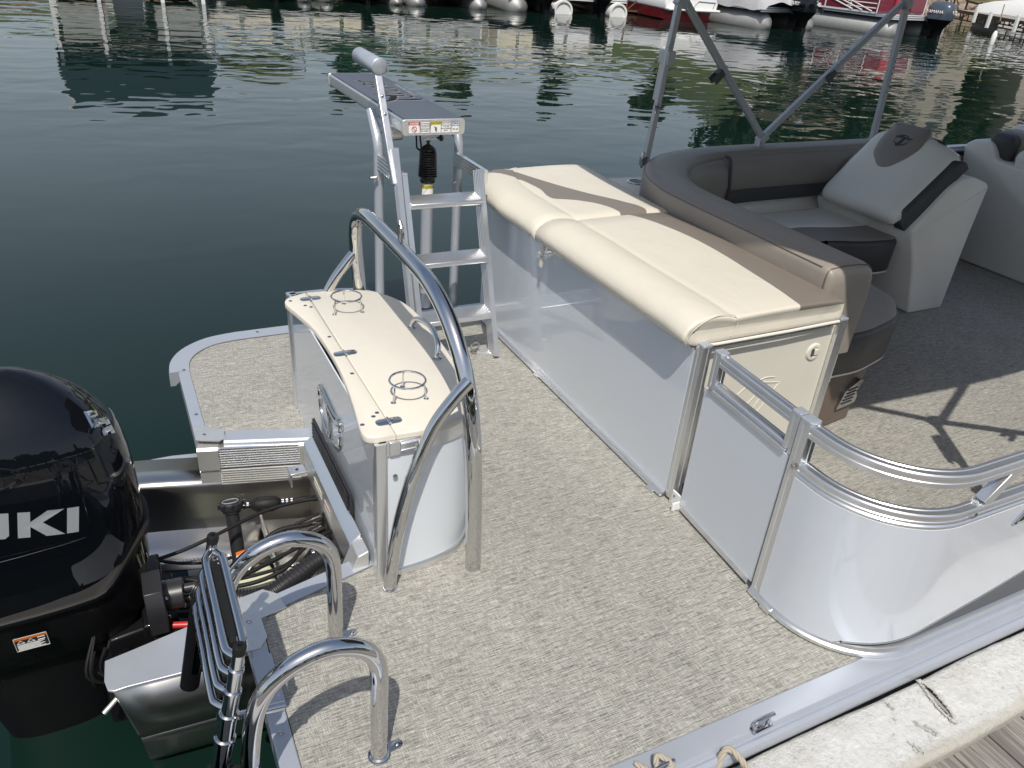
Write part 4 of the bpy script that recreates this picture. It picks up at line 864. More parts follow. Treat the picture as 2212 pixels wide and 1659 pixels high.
# canvas
g = G(); NX, NY = 24, 16
def cz(x, v): return 1.86+.20*math.sin(PI*min(1, max(0, v)))**.8+.03*math.cos(x*3.1)
rows = []
for i in range(NX+1):
    row = []
    for j in range(NY+1):
        v = j/NY; y = .86+(3.33-.86)*v; xa = 1.94-.26*math.sin(PI*v)**.7; x = xa+(5.25-xa)*i/NX; row.append((x, y, cz(x, v)))
    rows.append(row)
g.loft(rows, False, False); bc = reg(g.done('bimini_canvas', 'taupe_canvas', None, smooth=70), 'dark canvas bimini top shading the corner sofa', 'canopy')
bc.modifiers.new('solid', 'SOLIDIFY').thickness = .006

# ---------------------------------------------------------------- diving board, its stand and the steps
db = thing('diving_board', 'diving board with grey traction pad on aluminium legs and steps', 'diving board', (1.27, 3.3, 0))
bx0, bx1, by0, by1 = 1.130, 1.405, 3.195, 4.36
prof = rounded([(bx0, .885), (bx1, .885), (bx1, .942), (bx0, .942)], .010, 4)
G().loft([[(x, y, z) for x, z in prof] for y in (by0+.004, by1-.004)]).done('board', 'aluminium', db, smooth=40)
for y0_, y1_ in ((by0-.004, by0+.004), (by1-.004, by1+.004)):
    pp = rounded([(bx0-.004, .880), (bx1+.004, .880), (bx1+.004, .946), (bx0-.004, .946)], .016, 5)
    G().loft([[(x, y, z) for x, z in pp] for y in (y0_, y1_)]).done('end_cap', 'cast_aluminium', db, bev=.002)
G().prism([(bx0+.010, by0+.004), (bx1-.008, by0+.004), (bx1-.008, by1-.01), (bx0+.010, by1-.01)], .9425, .9475, bev=.0015).done('traction_pad', 'pad_grey', db)
# flowing dark script on the pad, read from the side
Mp = frame((1.268, 3.66, .9476), (0, 1, 0), (-1, 0, 0))
for mm, dx, dz in (('pad_light', -.005, .0), ('pad_dark', 0, .0008)):
    g = G()
    for pts, w in (([(-.105, .098), (-.085, .075), (-.055, .045), (-.02, .03), (.03, .01), (.075, .055), (.09, .085)], .034), ([(-.04, .045), (-.05, -.02), (-.052, -.075), (-.045, -.11)], .034),
                   ([(.00, .03), (-.01, -.03), (.005, -.075), (.035, -.06), (.045, .01), (.05, -.04), (.07, -.072)], .014), ([(.10, .05), (.085, -.02), (.09, -.06), (.115, .0), (.135, .03), (.14, -.03), (.155, -.062)], .014),
                   ([(.185, .04), (.165, -.02), (.175, -.06), (.205, -.03), (.21, .03), (.185, .04)], .013), ([(.245, .05), (.235, -.01), (.24, -.055), (.262, .01), (.28, .03), (.285, -.02), (.295, -.055)], .013),
                   ([(.33, .01), (.36, .02), (.37, .045), (.34, .05), (.322, .01), (.335, -.05), (.38, -.05)], .013), ([(.40, .04), (.395, -.01), (.40, -.06), (.41, .0), (.43, .04), (.46, .05), (.47, .08)], .014)):
        stroke(Mp, [(a+dx, b+dx*.6) for a, b in pts], w, .0006+dz, g)
    g.done('script_logo', mm, db)
g = text_geo('DIVING BOARDS', .030, Mp @ Matrix.Translation((.20, -.118, 0)), ex=.0005, sx=1.35); g.done('small_lettering', 'pad_light', db, smooth=0)
# warning decals on the near end
Md = frame(((bx0+bx1)/2, by0-.0045, .913), (1, 0, 0), (0, 0, 1))
def decal(x0, w, band, bandtxt, lines, btm=None):
    pl_ = plate(Md, x0+w/2, 0, w, .046, 0, .0006, 'label_white', 'warning_label', db)
    if band: plate(Md, x0+w/2, .0165, w, .012, .0007, .0004, band, 'label_band', pl_); text_geo(bandtxt, .0125, Md @ Matrix.Translation((x0+w/2, .0125, .0013)), ex=.0001, bold=.0002, sx=.78).done('label_text', 'label_white' if band != 'label_yellow' else 'label_black', pl_, smooth=0)
    for yy, tx, sz in lines: text_geo(tx, sz, Md @ Matrix.Translation((x0+w/2, yy, .0009)), ex=.0001, bold=.0001, sx=.78).done('label_text', 'label_black', pl_, smooth=0)
    g = G()
    for a, b, c, e in ((x0, x0+w, .0228, .0232), (x0, x0+w, -.0232, -.0228), (x0, x0+.0006, -.023, .023), (x0+w-.0006, x0+w, -.023, .023)): g.loft([[Md @ V(q) for q in ((a, c, z), (b, c, z), (b, e, z), (a, e, z))] for z in (.0006, .0011)])
    g.done('label_border', 'label_black', pl_, smooth=0)
    return pl_
X = -.115
d1 = decal(X, .051, 'label_red', 'DANGER', [])
g = G(); cpt = V((X+.0255, -.006, .0012)); g.tube([Md @ (cpt+V((.0105*math.cos(a/12*PI), .0105*math.sin(a/12*PI), 0))) for a in range(24)], .0013, 5, closed=True); g.tube([Md @ (cpt+V((-.0075, .0075, 0))), Md @ (cpt+V((.0075, -.0075, 0)))], .0013, 5); g.done('no_diving_sign', 'label_red', d1)
decal(X+.052, .043, None, '', [(.014, 'DO NOT DIVE IN SHALLOW', .0058), (.0075, 'WATER OR WHILE UNDERWAY', .0055), (.001, 'MAKE SURE AREA IS CLEAR', .0055), (-.009, 'SERIOUS INJURY', .0085), (-.0175, 'MAY RESULT', .0085)])
d2 = decal(X+.098, .048, 'label_yellow', 'CAUTION', [])
g = G(); c2 = V((X+.122, -.007, .0012)); g.tube([Md @ (c2+V(q)) for q in ((-.006, .009, 0), (.0, .003, 0), (-.002, -.003, 0), (.004, -.010, 0))], .002, 5); g.tube([Md @ (c2+V(q)) for q in ((.003, .008, 0), (.004, .0, 0), (-.003, -.006, 0))], .0015, 5); g.done('pinch_sign', 'label_black', d2)
decal(X+.147, .043, None, '', [(.014, 'PINCH POINT', .0088), (.006, 'KEEP HANDS CLEAR', .0058), (.0, 'AT ALL TIMES', .0055), (-.008, 'MOVING EQUIPMENT', .0065), (-.0165, 'BELOW', .0075)])
decal(X+.193, .036, 'label_blue', 'NOTICE', [(.002, 'WEIGHT LIMIT', .0075), (-.013, '250 LBS', .0105)])
# legs bending out, cross tube, spring cylinder with bellows
for x in (1.080, 1.462):
    G().tube([(x, 3.372, -.25), (x, 3.372, .775), (x, 3.376, .80), (x, 3.395, .835), (x, 3.475, .93) if x < 1.2 else (x-.035, 3.43, .865)], .0215, 24).done('leg', 'satin_aluminium', db, smooth=50)
G().tube([(1.10, 3.425, .858), (1.435, 3.425, .858)], .0165, 18).done('cross_tube', 'satin_aluminium', db, smooth=60)
g = G(); g.lathe((1.160, 3.40, .850), (1, 0, 0), [(.016, -.035), (.033, -.035), (.035, -.03), (.035, .03), (.033, .035), (.016, .035)]); g.done('pivot_sleeve', 'cast_aluminium', db)
g = G(); g.box((1.27, 3.33, .868), (.05, .07, .035)); g.box((1.345, 3.37, .872), (.05, .05, .03)); g.done('pivot_block', 'cast_aluminium', db, bev=.003)
g = G(); g.tube([(1.282, 3.31, .875), (1.282, 3.30, .84), (1.284, 3.30, .835)], .004, 8); g.tube([(1.312, 3.31, .875), (1.312, 3.30, .84)], .004, 8); g.tube([(1.26, 3.30, .838), (1.325, 3.30, .838)], .0045, 8); g.done('shackle', 'white_paint', db)
g = G(); g.lathe((1.325, 3.30, .842), (1, 0, 0), [(.006, 0), (.006, .012), (.013, .014), (.015, .022), (.010, .028)], 12); g.done('knob', 'black_plastic', db)
g = G(); g.box((1.225, 3.30, .872), (.034, .02, .02)); 
for s in (-1, 1): g.tube(spline([(1.232+.008*s, 3.29, .868), (1.233+.009*s, 3.285, .84), (1.236+.010*s, 3.283, .808), (1.240, 3.283, .796)], 4), .004, 8)
g.done('rubber_strap', 'black_rubber', db)
cyl = V((1.302, 3.345, 0)); prof = [(.006, .83), (.010, .826), (.010, .818), (.006, .814), (.008, .806), (.020, .800), (.033, .788), (.037, .780)]
for k in range(11): z = .774-.0104*k; prof += [(.031, z+.003), (.038+.0006*k, z-.0005), (.0395+.0004*k, z-.003), (.038+.0006*k, z-.006)]
prof += [(.031, .660), (.034, .656), (.034, .640), (.031, .636)]
G().lathe(cyl, (0, 0, 1), prof, 26).done('bellows', 'rubber_gloss', db, smooth=60)
G().lathe(cyl, (0, 0, 1), [(.0, .64), (.0285, .64), (.0285, .02), (.0, .015)], 26).done('cylinder', 'satin_aluminium', db, smooth=50)
for z, h in ((.600, .062), (.12, .045)):
    g = G(); g.loft([[(cyl.x+.0290*math.cos(R(a)), cyl.y+.0290*math.sin(R(a)), zz) for a in range(195, 316, 10)] for zz in (z-h/2, z+h/2)], False, False); lb = g.done('caution_label', 'label_white', db, smooth=60)
    g = G(); g.loft([[(cyl.x+.0294*math.cos(R(a)), cyl.y+.0294*math.sin(R(a)), zz) for a in range(195, 316, 10)] for zz in (z+h/2-.018, z+h/2-.001)], False, False); g.done('label_band', 'label_yellow', lb, smooth=60)
    text_geo('CAUTION', .016, frame((cyl.x-.006, cyl.y-.0305, z+h/2-.0155), V((1, .12, 0)), (0, 0, 1)), ex=.0003, sx=.8).done('label_text', 'label_black', lb, smooth=0)
# steps
def sp(x, z): return V((x, 2.785+.355*z, z))
def groove_beam(p, q, w, h, nm, par, up=(1, 0, 0)):
    p, q = V(p), V(q); zc = (q-p).normalized(); xa = V(up).cross(zc).normalized(); ya = zc.cross(xa); pr = [(-w/2, -h/2), (w/2, -h/2)]
    n = 4
    for k in range(n): a = -h/2+h*(k+.25)/n; b = -h/2+h*(k+.75)/n; pr += [(w/2, a), (w/2-.003, a+.002), (w/2-.003, b-.002), (w/2, b)]
    pr += [(w/2, h/2), (-w/2, h/2)]
    for k in range(n)[::-1]: a = -h/2+h*(k+.25)/n; b = -h/2+h*(k+.75)/n; pr += [(-w/2, b), (-w/2+.003, b-.002), (-w/2+.003, a+.002), (-w/2, a)]
    return G().loft([[o+xa*b+ya*a for a, b in pr] for o in (p, q)]).done(nm, 'aluminium', par, smooth=20)
for x in (1.078, 1.418): groove_beam(sp(x, .002), sp(x, .762), .022, .066, 'side_rail', db)
groove_beam((1.052, 2.83, .13), (1.052, 3.075, .86), .020, .046, 'side_rail', db)
for x in (1.078, 1.440):
    o = groove_beam((x, 3.02, .735), (x, 3.365, .735), .020, .062, 'stand_bracket', db)
for z in (.655, .425, .195):
    p = sp(0, z); pr = [(-.044, .004), (-.050, .001), (-.052, -.012), (-.047, -.020), (.046, -.012), (.050, -.004), (.048, .008), (.042, .013)]
    o = G().loft([[(x, p.y+a, z+b) for a, b in pr] for x in (1.088, 1.408)]).done('step', 'aluminium', db, bev=.002)
for x, s in ((1.418, 1), (1.078, 1)):
    g = G(); g.prism([(x-.075, 2.83), (x+.015, 2.765), (x+.02, 2.80), (x+.01, 2.85)], .0015, .012, bev=.002); g.done('foot_plate', 'cast_aluminium', db)
g = G(); g.tube([(1.345+.020*math.cos(R(a)), 2.835, .036+.020*math.sin(R(a))) for a in range(0, 360, 15)], .0045, 8, closed=True); g.disc((1.345, 2.835, .002), (0, 0, 1), .012, .012); g.done('eye_bolt', 'steel', db)
# telescoping handle with its roller
G().beam((1.047, 3.045, .72), (1.050, 3.282, 1.115), .026, .030, (1, 0, 0)).done('handle_arm', 'aluminium', db, bev=.003)
for k in (.62, .78): p = V((1.047, 3.045, .72)).lerp(V((1.050, 3.282, 1.115)), k); screw(p+V((0, -.013, .008)), (0, -.85, .5), db, .006)
G().tube([(1.052, 3.258, 1.140), (1.052, 3.263, 1.140), (1.050, 3.525, 1.146), (1.050, 3.530, 1.146)], [.029, .034, .034, .029], 30).done('roller', 'satin_aluminium', db, smooth=50)
g = G(); g.tube([(1.062, 3.34, .67), (1.03, 3.34, .67)], .008, 10); g.tube([(1.435, 3.335, .63), (1.415, 3.32, .63)], .006, 8); g.done('pin', 'steel', db)

# ---------------------------------------------------------------- outboard motor
ob = thing('outboard_motor', 'large glossy black outboard motor with chrome badge and grey lettering', 'outboard motor', (-.42, 2.06, WZ))
cols_ = [(-.028, -.066, .78, .178, 2.9), (.03, -.066, .775, .184, 2.9), (.12, -.062, .77, .190, 2.9), (.22, -.062, .765, .193, 2.9), (.32, -.068, .76, .193, 2.9), (.385, -.080, .755, .190, 2.8), (.42, -.090, .75, .184, 2.7), (.455, -.112, .74, .170, 2.8), (.495, -.140, .72, .150, 2.7), (.53, -.172, .69, .126, 2.6), (.565, -.215, .655, .098, 2.5), (.592, -.26, .61, .066, 2.4), (.606, -.30, .58, .034, 2.3)]
def ring(z, xf, xr_, hw, e, N=72):
    xc = (xf-xr_)/2; a = (xf+xr_)/2; pts = []
    for k in range(N):
        t = 2*PI*k/N; c, s = math.cos(t), math.sin(t)
        px = a*math.copysign(abs(c)**(2/e), c); w = hw*(1+.04*(px/a if a else 0)*-1)
        pts.append(V((xc+px, 2.06+w*math.copysign(abs(s)**(2/e), s), z+.03*(-px/a)*0)))
    return pts
zz_ = []
for (A, B) in zip(cols_, cols_[1:]):
    for k in range(3): t = k/3; zz_.append([a+(b-a)*t for a, b in zip(A, B)])
zz_.append(list(cols_[-1]))
g = G(); g.loft([ring(*z) for z in zz_]); cowl = g.done('cowl', 'gloss_black', ob, smooth=45)
me = cowl.data; bvh = BVHTree.FromPolygons([v.co for v in me.vertices], [p.vertices[:] for p in me.polygons])
def proj(p, d, off=.0015):
    h = bvh.ray_cast(V(p), V(d)); return (h[0]-V(d).normalized()*off) if h[0] else V(p)
# wide sculpted front cheek, vent recess, lower pan, rubber seal, warning label
def zs_(x): t = min(1, max(0, (x+.21)/.15)); return .125*t*t*(3-2*t)
G().loft([[V(q)+V((.0, (q.y-2.06)*.05, zs_(q.x))) for q in ring(z, xf, xr_, hw, 2.9)] for z, xf, xr_, hw in ((-.052, -.060, .785, .178), (-.046, -.052, .79, .186), (-.030, -.050, .79, .188), (-.024, -.060, .785, .180))]).done('seal_band', 'black_rubber', ob, smooth=60)
g = G(); g.loft([[V(q)+V((.004*(z[0] > -.1), (q.y-2.06)*.035*(z[0] > -.1), zs_(q.x)*(z[0] > -.1)*(1 if z[0] > -.07 else .5))) for q in ring(*z)] for z in ((-.30, -.20, .60, .10, 3.), (-.24, -.12, .70, .14, 3.4), (-.16, -.085, .765, .165, 2.9), (-.09, -.075, .778, .174, 2.9), (-.05, -.068, .78, .178, 2.9))]); g.done('lower_cowl', 'dark_gloss', ob, smooth=50)
def ltr(poly, nm='letter'):
    g = G(); P = []
    for i in range(len(poly)):
        a, b = poly[i], poly[(i+1) % len(poly)]
        for k in range(3): P.append((a[0]+(b[0]-a[0])*k/3, a[1]+(b[1]-a[1])*k/3))
    import mathutils
    tri = mathutils.geometry.tessellate_polygon([[V((x, z, 0)) for x, z in P]])
    vs = [g.b.verts.new(proj((x, 1.5, z), (0, 1, 0))) for x, z in P]
    for t in tri:
        try: g.b.faces.new([vs[k] for k in t])
        except Exception: pass
    return g.done(nm, 'letter_grey', ob, smooth=60)
def L_(x, z, sc_=1.): return x, z
H0, H1 = .232, .312
def shear(pts, x0, s=1.): return [(x0-.008+u*s+(v*.014), H0+.004+v*(H1-H0-.004)-.24*(x0+u+.35)) for u, v in pts]
lt_ = {'S': [(0, 0), (.062, 0), (.066, .08), (.066, .48), (.062, .58), (.018, .58), (.018, .78), (.066, .78), (.066, 1), (.004, 1), (0, .92), (0, .5), (.004, .40), (.048, .40), (.048, .22), (0, .22)],
       'U': [(0, 1), (0, .12), (.008, 0), (.058, 0), (.066, .12), (.066, 1), (.044, 1), (.044, .22), (.022, .22), (.022, 1)],
       'Z': [(0, 1), (.064, 1), (.064, .76), (.026, .22), (.066, .22), (.066, 0), (-.002, 0), (-.002, .24), (.036, .78), (0, .78)],
       'K': [(0, 1), (.026, 1), (.026, .60), (.062, 1), (.098, 1), (.052, .55), (.100, 0), (.060, 0), (.026, .42), (.026, 0), (0, 0)],
       'I': [(0, 1), (.026, 1), (.026, 0), (0, 0)]}
for ch, x0 in (('S', -.668), ('U', -.586), ('Z', -.504), ('U', -.422), ('K', -.338), ('I', -.234)): ltr(shear(lt_[ch], x0))
g = G(); # grey swoosh below the letters
sw = [(-.70, .10), (-.45, .165), (-.30, .195), (-.20, .205), (-.30, .185), (-.45, .148), (-.70, .08)]
ltr([(a, b-.2*(a+.35)) for a, b in sw], 'swoosh').data.materials[0] = MT['dark_grey']
# chrome badge wrapped on the top front slope
def badge(poly):
    g = G(); bot = []; top = []; P = []
    for k in range(len(poly)):
        a, b = V(poly[k]), V(poly[(k+1) % len(poly)])
        for q in range(3): P.append(a.lerp(b, q/3))
    for x, z in P:
        d = V((x, 2.07, z-1.62)); bot.append(proj((0, 0, 1.62), d, -.001)); top.append(proj((0, 0, 1.62), d, .005))
    c_ = sum(top, V((0, 0, 0)))/len(top); up_ = V((.45, -.25, .85))*.004
    g.loft([bot, top, [t.lerp(c_, .32)+up_ for t in top]]); return g.done('chrome_badge', 'chrome', ob, smooth=0)
badge([(-.158, .448), (-.129, .449), (-.126, .43), (-.132, .4255), (-.1405, .4245), (-.139, .405), (-.147, .392)])
badge([(-.1375, .4215), (-.106, .422), (-.1005, .399), (-.112, .396), (-.143, .394), (-.137, .407)])
badge([(-.100, .395), (-.094, .368), (-.123, .364), (-.125, .379), (-.121, .388), (-.112, .392)])
def ell(cx, cz, a, b, off): return [proj((cx+a*math.cos(t/24*2*PI), 1.5, cz+b*math.sin(t/24*2*PI)), (0, 1, 0), off) for t in range(24)]
g = G(); g.loft([ell(-.43, .405, .135, .040, .0004), ell(-.43, .405, .132, .038, .003), ell(-.43, .405, .120, .030, .003), ell(-.435, .403, .10, .024, -.010)]); g.done('side_vent', 'gloss_black', ob)
g = G(); g.loft([ell(-.435, .405, .075, .017, -.012), ell(-.435, .405, .07, .015, .002), ell(-.435, .405, .02, .005, .004)]); g.done('release_handle', 'steel', ob)
Mw = frame((-.385, 1.884, -.030), V((1, .02, 0)), V((0, .25, 1)))
wl = plate(frame((-.385, 1.868, -.115), V((1, 0, 0)), V((0, -.16, 1))), 0, 0, .078, .056, 0, .001, 'label_black', 'warning_label', ob)
Mw = frame((-.385, 1.868, -.115), V((1, 0, 0)), V((0, -.16, 1)))
plate(Mw, 0, .0225, .078, .011, .0012, .0005, 'label_orange', 'label_band', wl)
g = G()
for a, b, c, e in ((-.039, .039, .0268, .028), (-.039, .039, -.028, -.0268), (-.039, -.038, -.028, .028), (.038, .039, -.028, .028)): g.loft([[Mw @ V(q) for q in ((a, c, z), (b, c, z), (b, e, z), (a, e, z))] for z in (.001, .0018)])
for cx_ in (-.024, 0): g.tube([Mw @ V(q) for q in ((cx_-.009, .003, .0015), (cx_+.009, .003, .0015), (cx_, .015, .0015))], .0009, 4, closed=True)
g.tube([Mw @ V(q) for q in ((.016, .003, .0015), (.032, .003, .0015), (.032, .014, .0015), (.016, .014, .0015))], .0009, 4, closed=True)
for k in range(7): g.beam(Mw @ V((-.034, -.003-.0034*k, .0014)), Mw @ V((.03-.006*(k % 3), -.003-.0034*k, .0014)), .0009, .0006)
g.done('label_print', 'label_white', wl, smooth=0)
g = G(); g.loft([ring(*z, N=32) for z in ((-1.2, -.28, .52, .05, 2.5), (-.62, -.25, .55, .07, 2.6), (-.45, -.22, .58, .085, 2.8), (-.28, -.19, .60, .10, 3.))]); g.done('midsection', 'dark_gloss', ob, smooth=50)
g = G(); g.prism([(-.22, 1.92), (-.02, 1.95), (-.02, 2.17), (-.22, 2.20)], -.50, -.24, bev=.02); g.prism([(-.12, 1.90), (-.05, 1.90), (-.05, 2.22), (-.12, 2.22)], -.62, -.20, bev=.01); g.done('swivel_bracket', 'dark_gloss', ob, bev=.004)
g = G(); g.box((-.075, 1.90, -.12), (.05, .10, .16)); g.lathe((-.05, 1.93, -.13), (1, -.1, 0), [(.0, -.03), (.045, -.03), (.046, .055), (.0, .055)], 20); g.lathe((.0, 1.925, -.115), (1, -.1, .0), [(.014, 0), (.014, .06), (.0, .06)], 14); g.lathe((.0, 1.93, -.16), (1, -.1, .0), [(.014, 0), (.014, .05), (.0, .05)], 14); g.done('cable_port', 'black_plastic', ob, bev=.003)
for z in (-.10, -.17): screw((-.045, 1.883, z), (0, -1, .2), ob, .006)
g = G(); g.lathe((-.055, 1.87, -.26), (0, 0, 1), [(.0, .0), (.04, .0), (.044, .012), (.040, .03), (.03, .04), (.0, .04)], 18); g.done('grommet', 'black_rubber', ob)
G().tube([(-.055, 1.87, -.26), (-.045, 1.86, -.42)], .011, 14).done('tilt_rod', 'chrome', ob)
g = G(); g.lathe((-.14, 1.78, -.30), (.1, -.4, 1), [(.0, .0), (.012, .0), (.012, .012), (.006, .014), (.006, .02), (.0, .02)], 12); g.done('brass_fitting', 'brass', ob)
g = G(); g.tube([(-.25, 1.74, -.325), (-.19, 1.78, -.30)], .007, 12); g.tube([(-.20, 1.77, -.305), (-.17, 1.79, -.295)], .013, 8); g.done('steering_rod', 'cast_aluminium', ob)
g = G(); g.prism(rounded([(-.20, 1.74), (-.10, 1.74), (-.09, 1.84), (-.20, 1.86)], .02), -.36, -.30, bev=.01); g.prism([(-.24, 1.80), (-.14, 1.78), (-.12, 2.3), (-.26, 2.3)], -.44, -.34, bev=.02); g.done('clamp_bracket', 'dark_gloss', ob)
random.seed(8)
for k in range(5):
    a = random.uniform(-.28, -.10); P = [(a, 1.80+random.uniform(-.03, .03), -.12), (a+random.uniform(-.04, .04), 1.77, -.20), (a+random.uniform(-.06, .06), 1.80, -.28), (a+random.uniform(-.03, .1), 1.9, -.33)]
    G().tube(spline(P, 5), .004, 8).done('wire', 'black_rubber', ob)

# hoses and cables in the motor well
def corr(name, pts, r, lab, cat, grp=None):
    P = spline(pts, 30); L = 0; rs = []
    # resample evenly
    Q = [P[0]]; acc = 0
    for a, b in zip(P, P[1:]):
        d = (b-a).length; acc += d
        if acc >= .0022: Q.append(b); acc = 0
    for i in range(len(Q)): rs.append(r*(1.0 if (i % 4) in (0, 1) else .86))
    return reg(G().tube(Q, rs, 16).done(name, 'black_plastic', None, smooth=30), lab, cat, grp)
corr('corrugated_hose', [(.035, 1.925, -.125), (.08, 1.895, -.140), (.15, 1.862, -.155), (.225, 1.846, -.155), (.31, 1.868, -.135), (.40, 1.905, -.12), (.50, 1.93, -.12)], .030, 'thick black corrugated rigging hose running into the well', 'hose')
reg(G().tube(spline([(-.05, 2.10, -.13), (.03, 2.11, -.125), (.13, 2.135, -.115), (.28, 2.19, -.11), (.41, 2.21, -.115), (.54, 2.20, -.12)], 8), .0062, 12).done('control_cable', 'black_rubber', None, smooth=60), 'upper black control cable crossing in front of the filler neck', 'cable', 'control cables in the well')
reg(G().tube(spline([(.02, 1.89, -.16), (.16, 1.945, -.15), (.33, 2.003, -.145), (.45, 2.04, -.14), (.56, 2.07, -.14)], 8), .0068, 12).done('control_cable', 'black_rubber', None, smooth=60), 'lower black control cable crossing above the yellowish tank', 'cable', 'control cables in the well')
pb = thing('fuel_primer', 'black fuel primer bulb with hose clamps in the motor well', 'primer bulb', (.33, 2.34, -.2))
a0, a1 = V((.268, 2.350, -.195)), V((.368, 2.330, -.195)); g = G(); dd = (a1-a0)
g.tube([a0+dd*t for t in (0, .08, .2, .5, .8, .92, 1)], [.013, .020, .0265, .029, .0265, .020, .013], 20)
for k in range(8): g.tube([a0+dd*t+V((0, r_*math.cos(2*PI*k/8), r_*math.sin(2*PI*k/8))) for t, r_ in ((.1, .021), (.3, .0275), (.5, .0295), (.7, .0275), (.9, .021))], .0012, 4)
g.done('bulb', 'black_rubber', pb, smooth=60)
for t in (-.10, -.24, 1.08, 1.22, 1.38): c = a0+dd*t; G().tube([c-dd*.035, c+dd*.035], .0135, 16).done('hose_clamp', 'chrome', pb)
G().tube(spline([a1+dd*.0, a1+dd*.5, (.46, 2.312, -.19), (.515, 2.26, -.17), (.525, 2.17, -.16), (.50, 2.09, -.22), (.455, 2.05, -.26), (.47, 2.12, -.30)], 8), .0105, 12).done('fuel_hose', 'black_rubber', pb, smooth=60)
G().tube([a0-dd*.45, a0], .010, 12).done('fuel_hose', 'black_rubber', pb)
for k, (a, b) in enumerate((((.50, 2.20, -.15), .075), ((.485, 2.14, -.18), .06))):
    reg(G().tube([(a[0]+.004*math.sin(t), a[1]+b*.75*math.cos(t/20*2*PI), a[2]-.03+b*math.sin(t/20*2*PI)) for t in range(20)], .0095, 12, closed=True).done('coiled_hose', 'black_rubber', None, smooth=60), 'black hose coil tucked under the console sill, %s one' % ('larger' if k == 0 else 'smaller'), 'hose', 'coiled hoses')
rg = thing('rigging_bundle', 'tangle of thin black hoses and wires running from the outboard into the well', 'hoses', (.2, 2.1, -.3))
random.seed(31)
for k in range(9):
    y0_ = 1.93+.035*k; z0_ = -.20-.02*(k % 4); P = [(-.10, y0_, z0_), (.02, y0_+random.uniform(-.03, .03), z0_-.05), (.16, y0_+random.uniform(-.05, .07), z0_-.07), (.32, y0_+random.uniform(-.04, .09), -.27), (.44, 2.02+.03*k, -.24), (.53, 2.0+.03*k, -.20)]
    G().tube(spline(P, 7), (.0055, .0075, .0045, .009)[k % 4], 9).done('hose', 'black_rubber', rg, smooth=60)
for k in range(4):
    c = V((.40+.02*k, 2.0+.07*k, -.235)); G().tube([c-V((.008, 0, 0)), c+V((.008, 0, 0))], .012, 12).done('cable_tie', 'chrome', rg)
g = G(); g.tube(spline([(.225, 2.14, -.285), (.30, 2.17, -.26), (.38, 2.20, -.27), (.50, 2.19, -.25)], 6), .011, 12); g.done('vent_hose', 'brown_plastic', rg)
fn = thing('fuel_filler', 'black fuel filler neck with knurled cap standing in the motor well', 'fuel filler', (.19, 2.2, -.36))
G().tube([(.188, 2.145, -.36), (.192, 2.20, -.22), (.193, 2.245, -.118)], .0225, 22).done('neck', 'black_plastic', fn, smooth=60)
axf = (.03, .40, 1)
G().lathe((.1935, 2.248, -.112), axf, [(.026, -.014), (.030, -.012), (.030, -.004), (.036, -.002), (.038, .004), (.038, .018), (.034, .023), (.0, .024)], 24).done('cap', 'black_plastic', fn, smooth=30)
g = G()
for k in range(8): a = 2*PI*k/8; g.box((.1935+.038*math.cos(a), 2.254+.036*math.sin(a), -.098-.014*math.sin(a)), (.010, .010, .022), Euler((0, 0, a)))
g.done('cap_grip', 'black_plastic', fn, bev=.002)
G().tube([(.1935+.026*math.cos(2*PI*k/24), 2.2585+.0245*math.sin(2*PI*k/24), -.0885-.0100*math.sin(2*PI*k/24)) for k in range(24)], .0018, 5, closed=True).done('cap_print', 'pad_light', fn)
Mf = frame((.190, 2.172, -.245), V((1, -.02, 0)), V((.0, .42, .9))); q_ = Mf
lb = plate(frame((.196, 2.158, -.250), V((1, .15, 0)), V((.0, .42, .9))), 0, -.006, .030, .040, .0, .001, 'label_white', 'fuel_label', fn); plate(frame((.196, 2.158, -.250), V((1, .15, 0)), V((.0, .42, .9))), 0, .0135, .030, .012, .0012, .0005, 'label_orange', 'label_band', lb)
g = G(); g.tube([(.215, 2.14, -.30), (.26, 2.16, -.27)], .010, 12); g.done('vent_spigot', 'steel', fn)
reg(G().tube(spline([(-.04, 1.875, -.20), (.02, 1.86, -.205), (.05, 1.85, -.20)], 4), [.010]*4+[.013]*5, 12).done('battery_lead', 'red_rubber', None), 'short red capped lead beside the outboard bracket', 'cable')

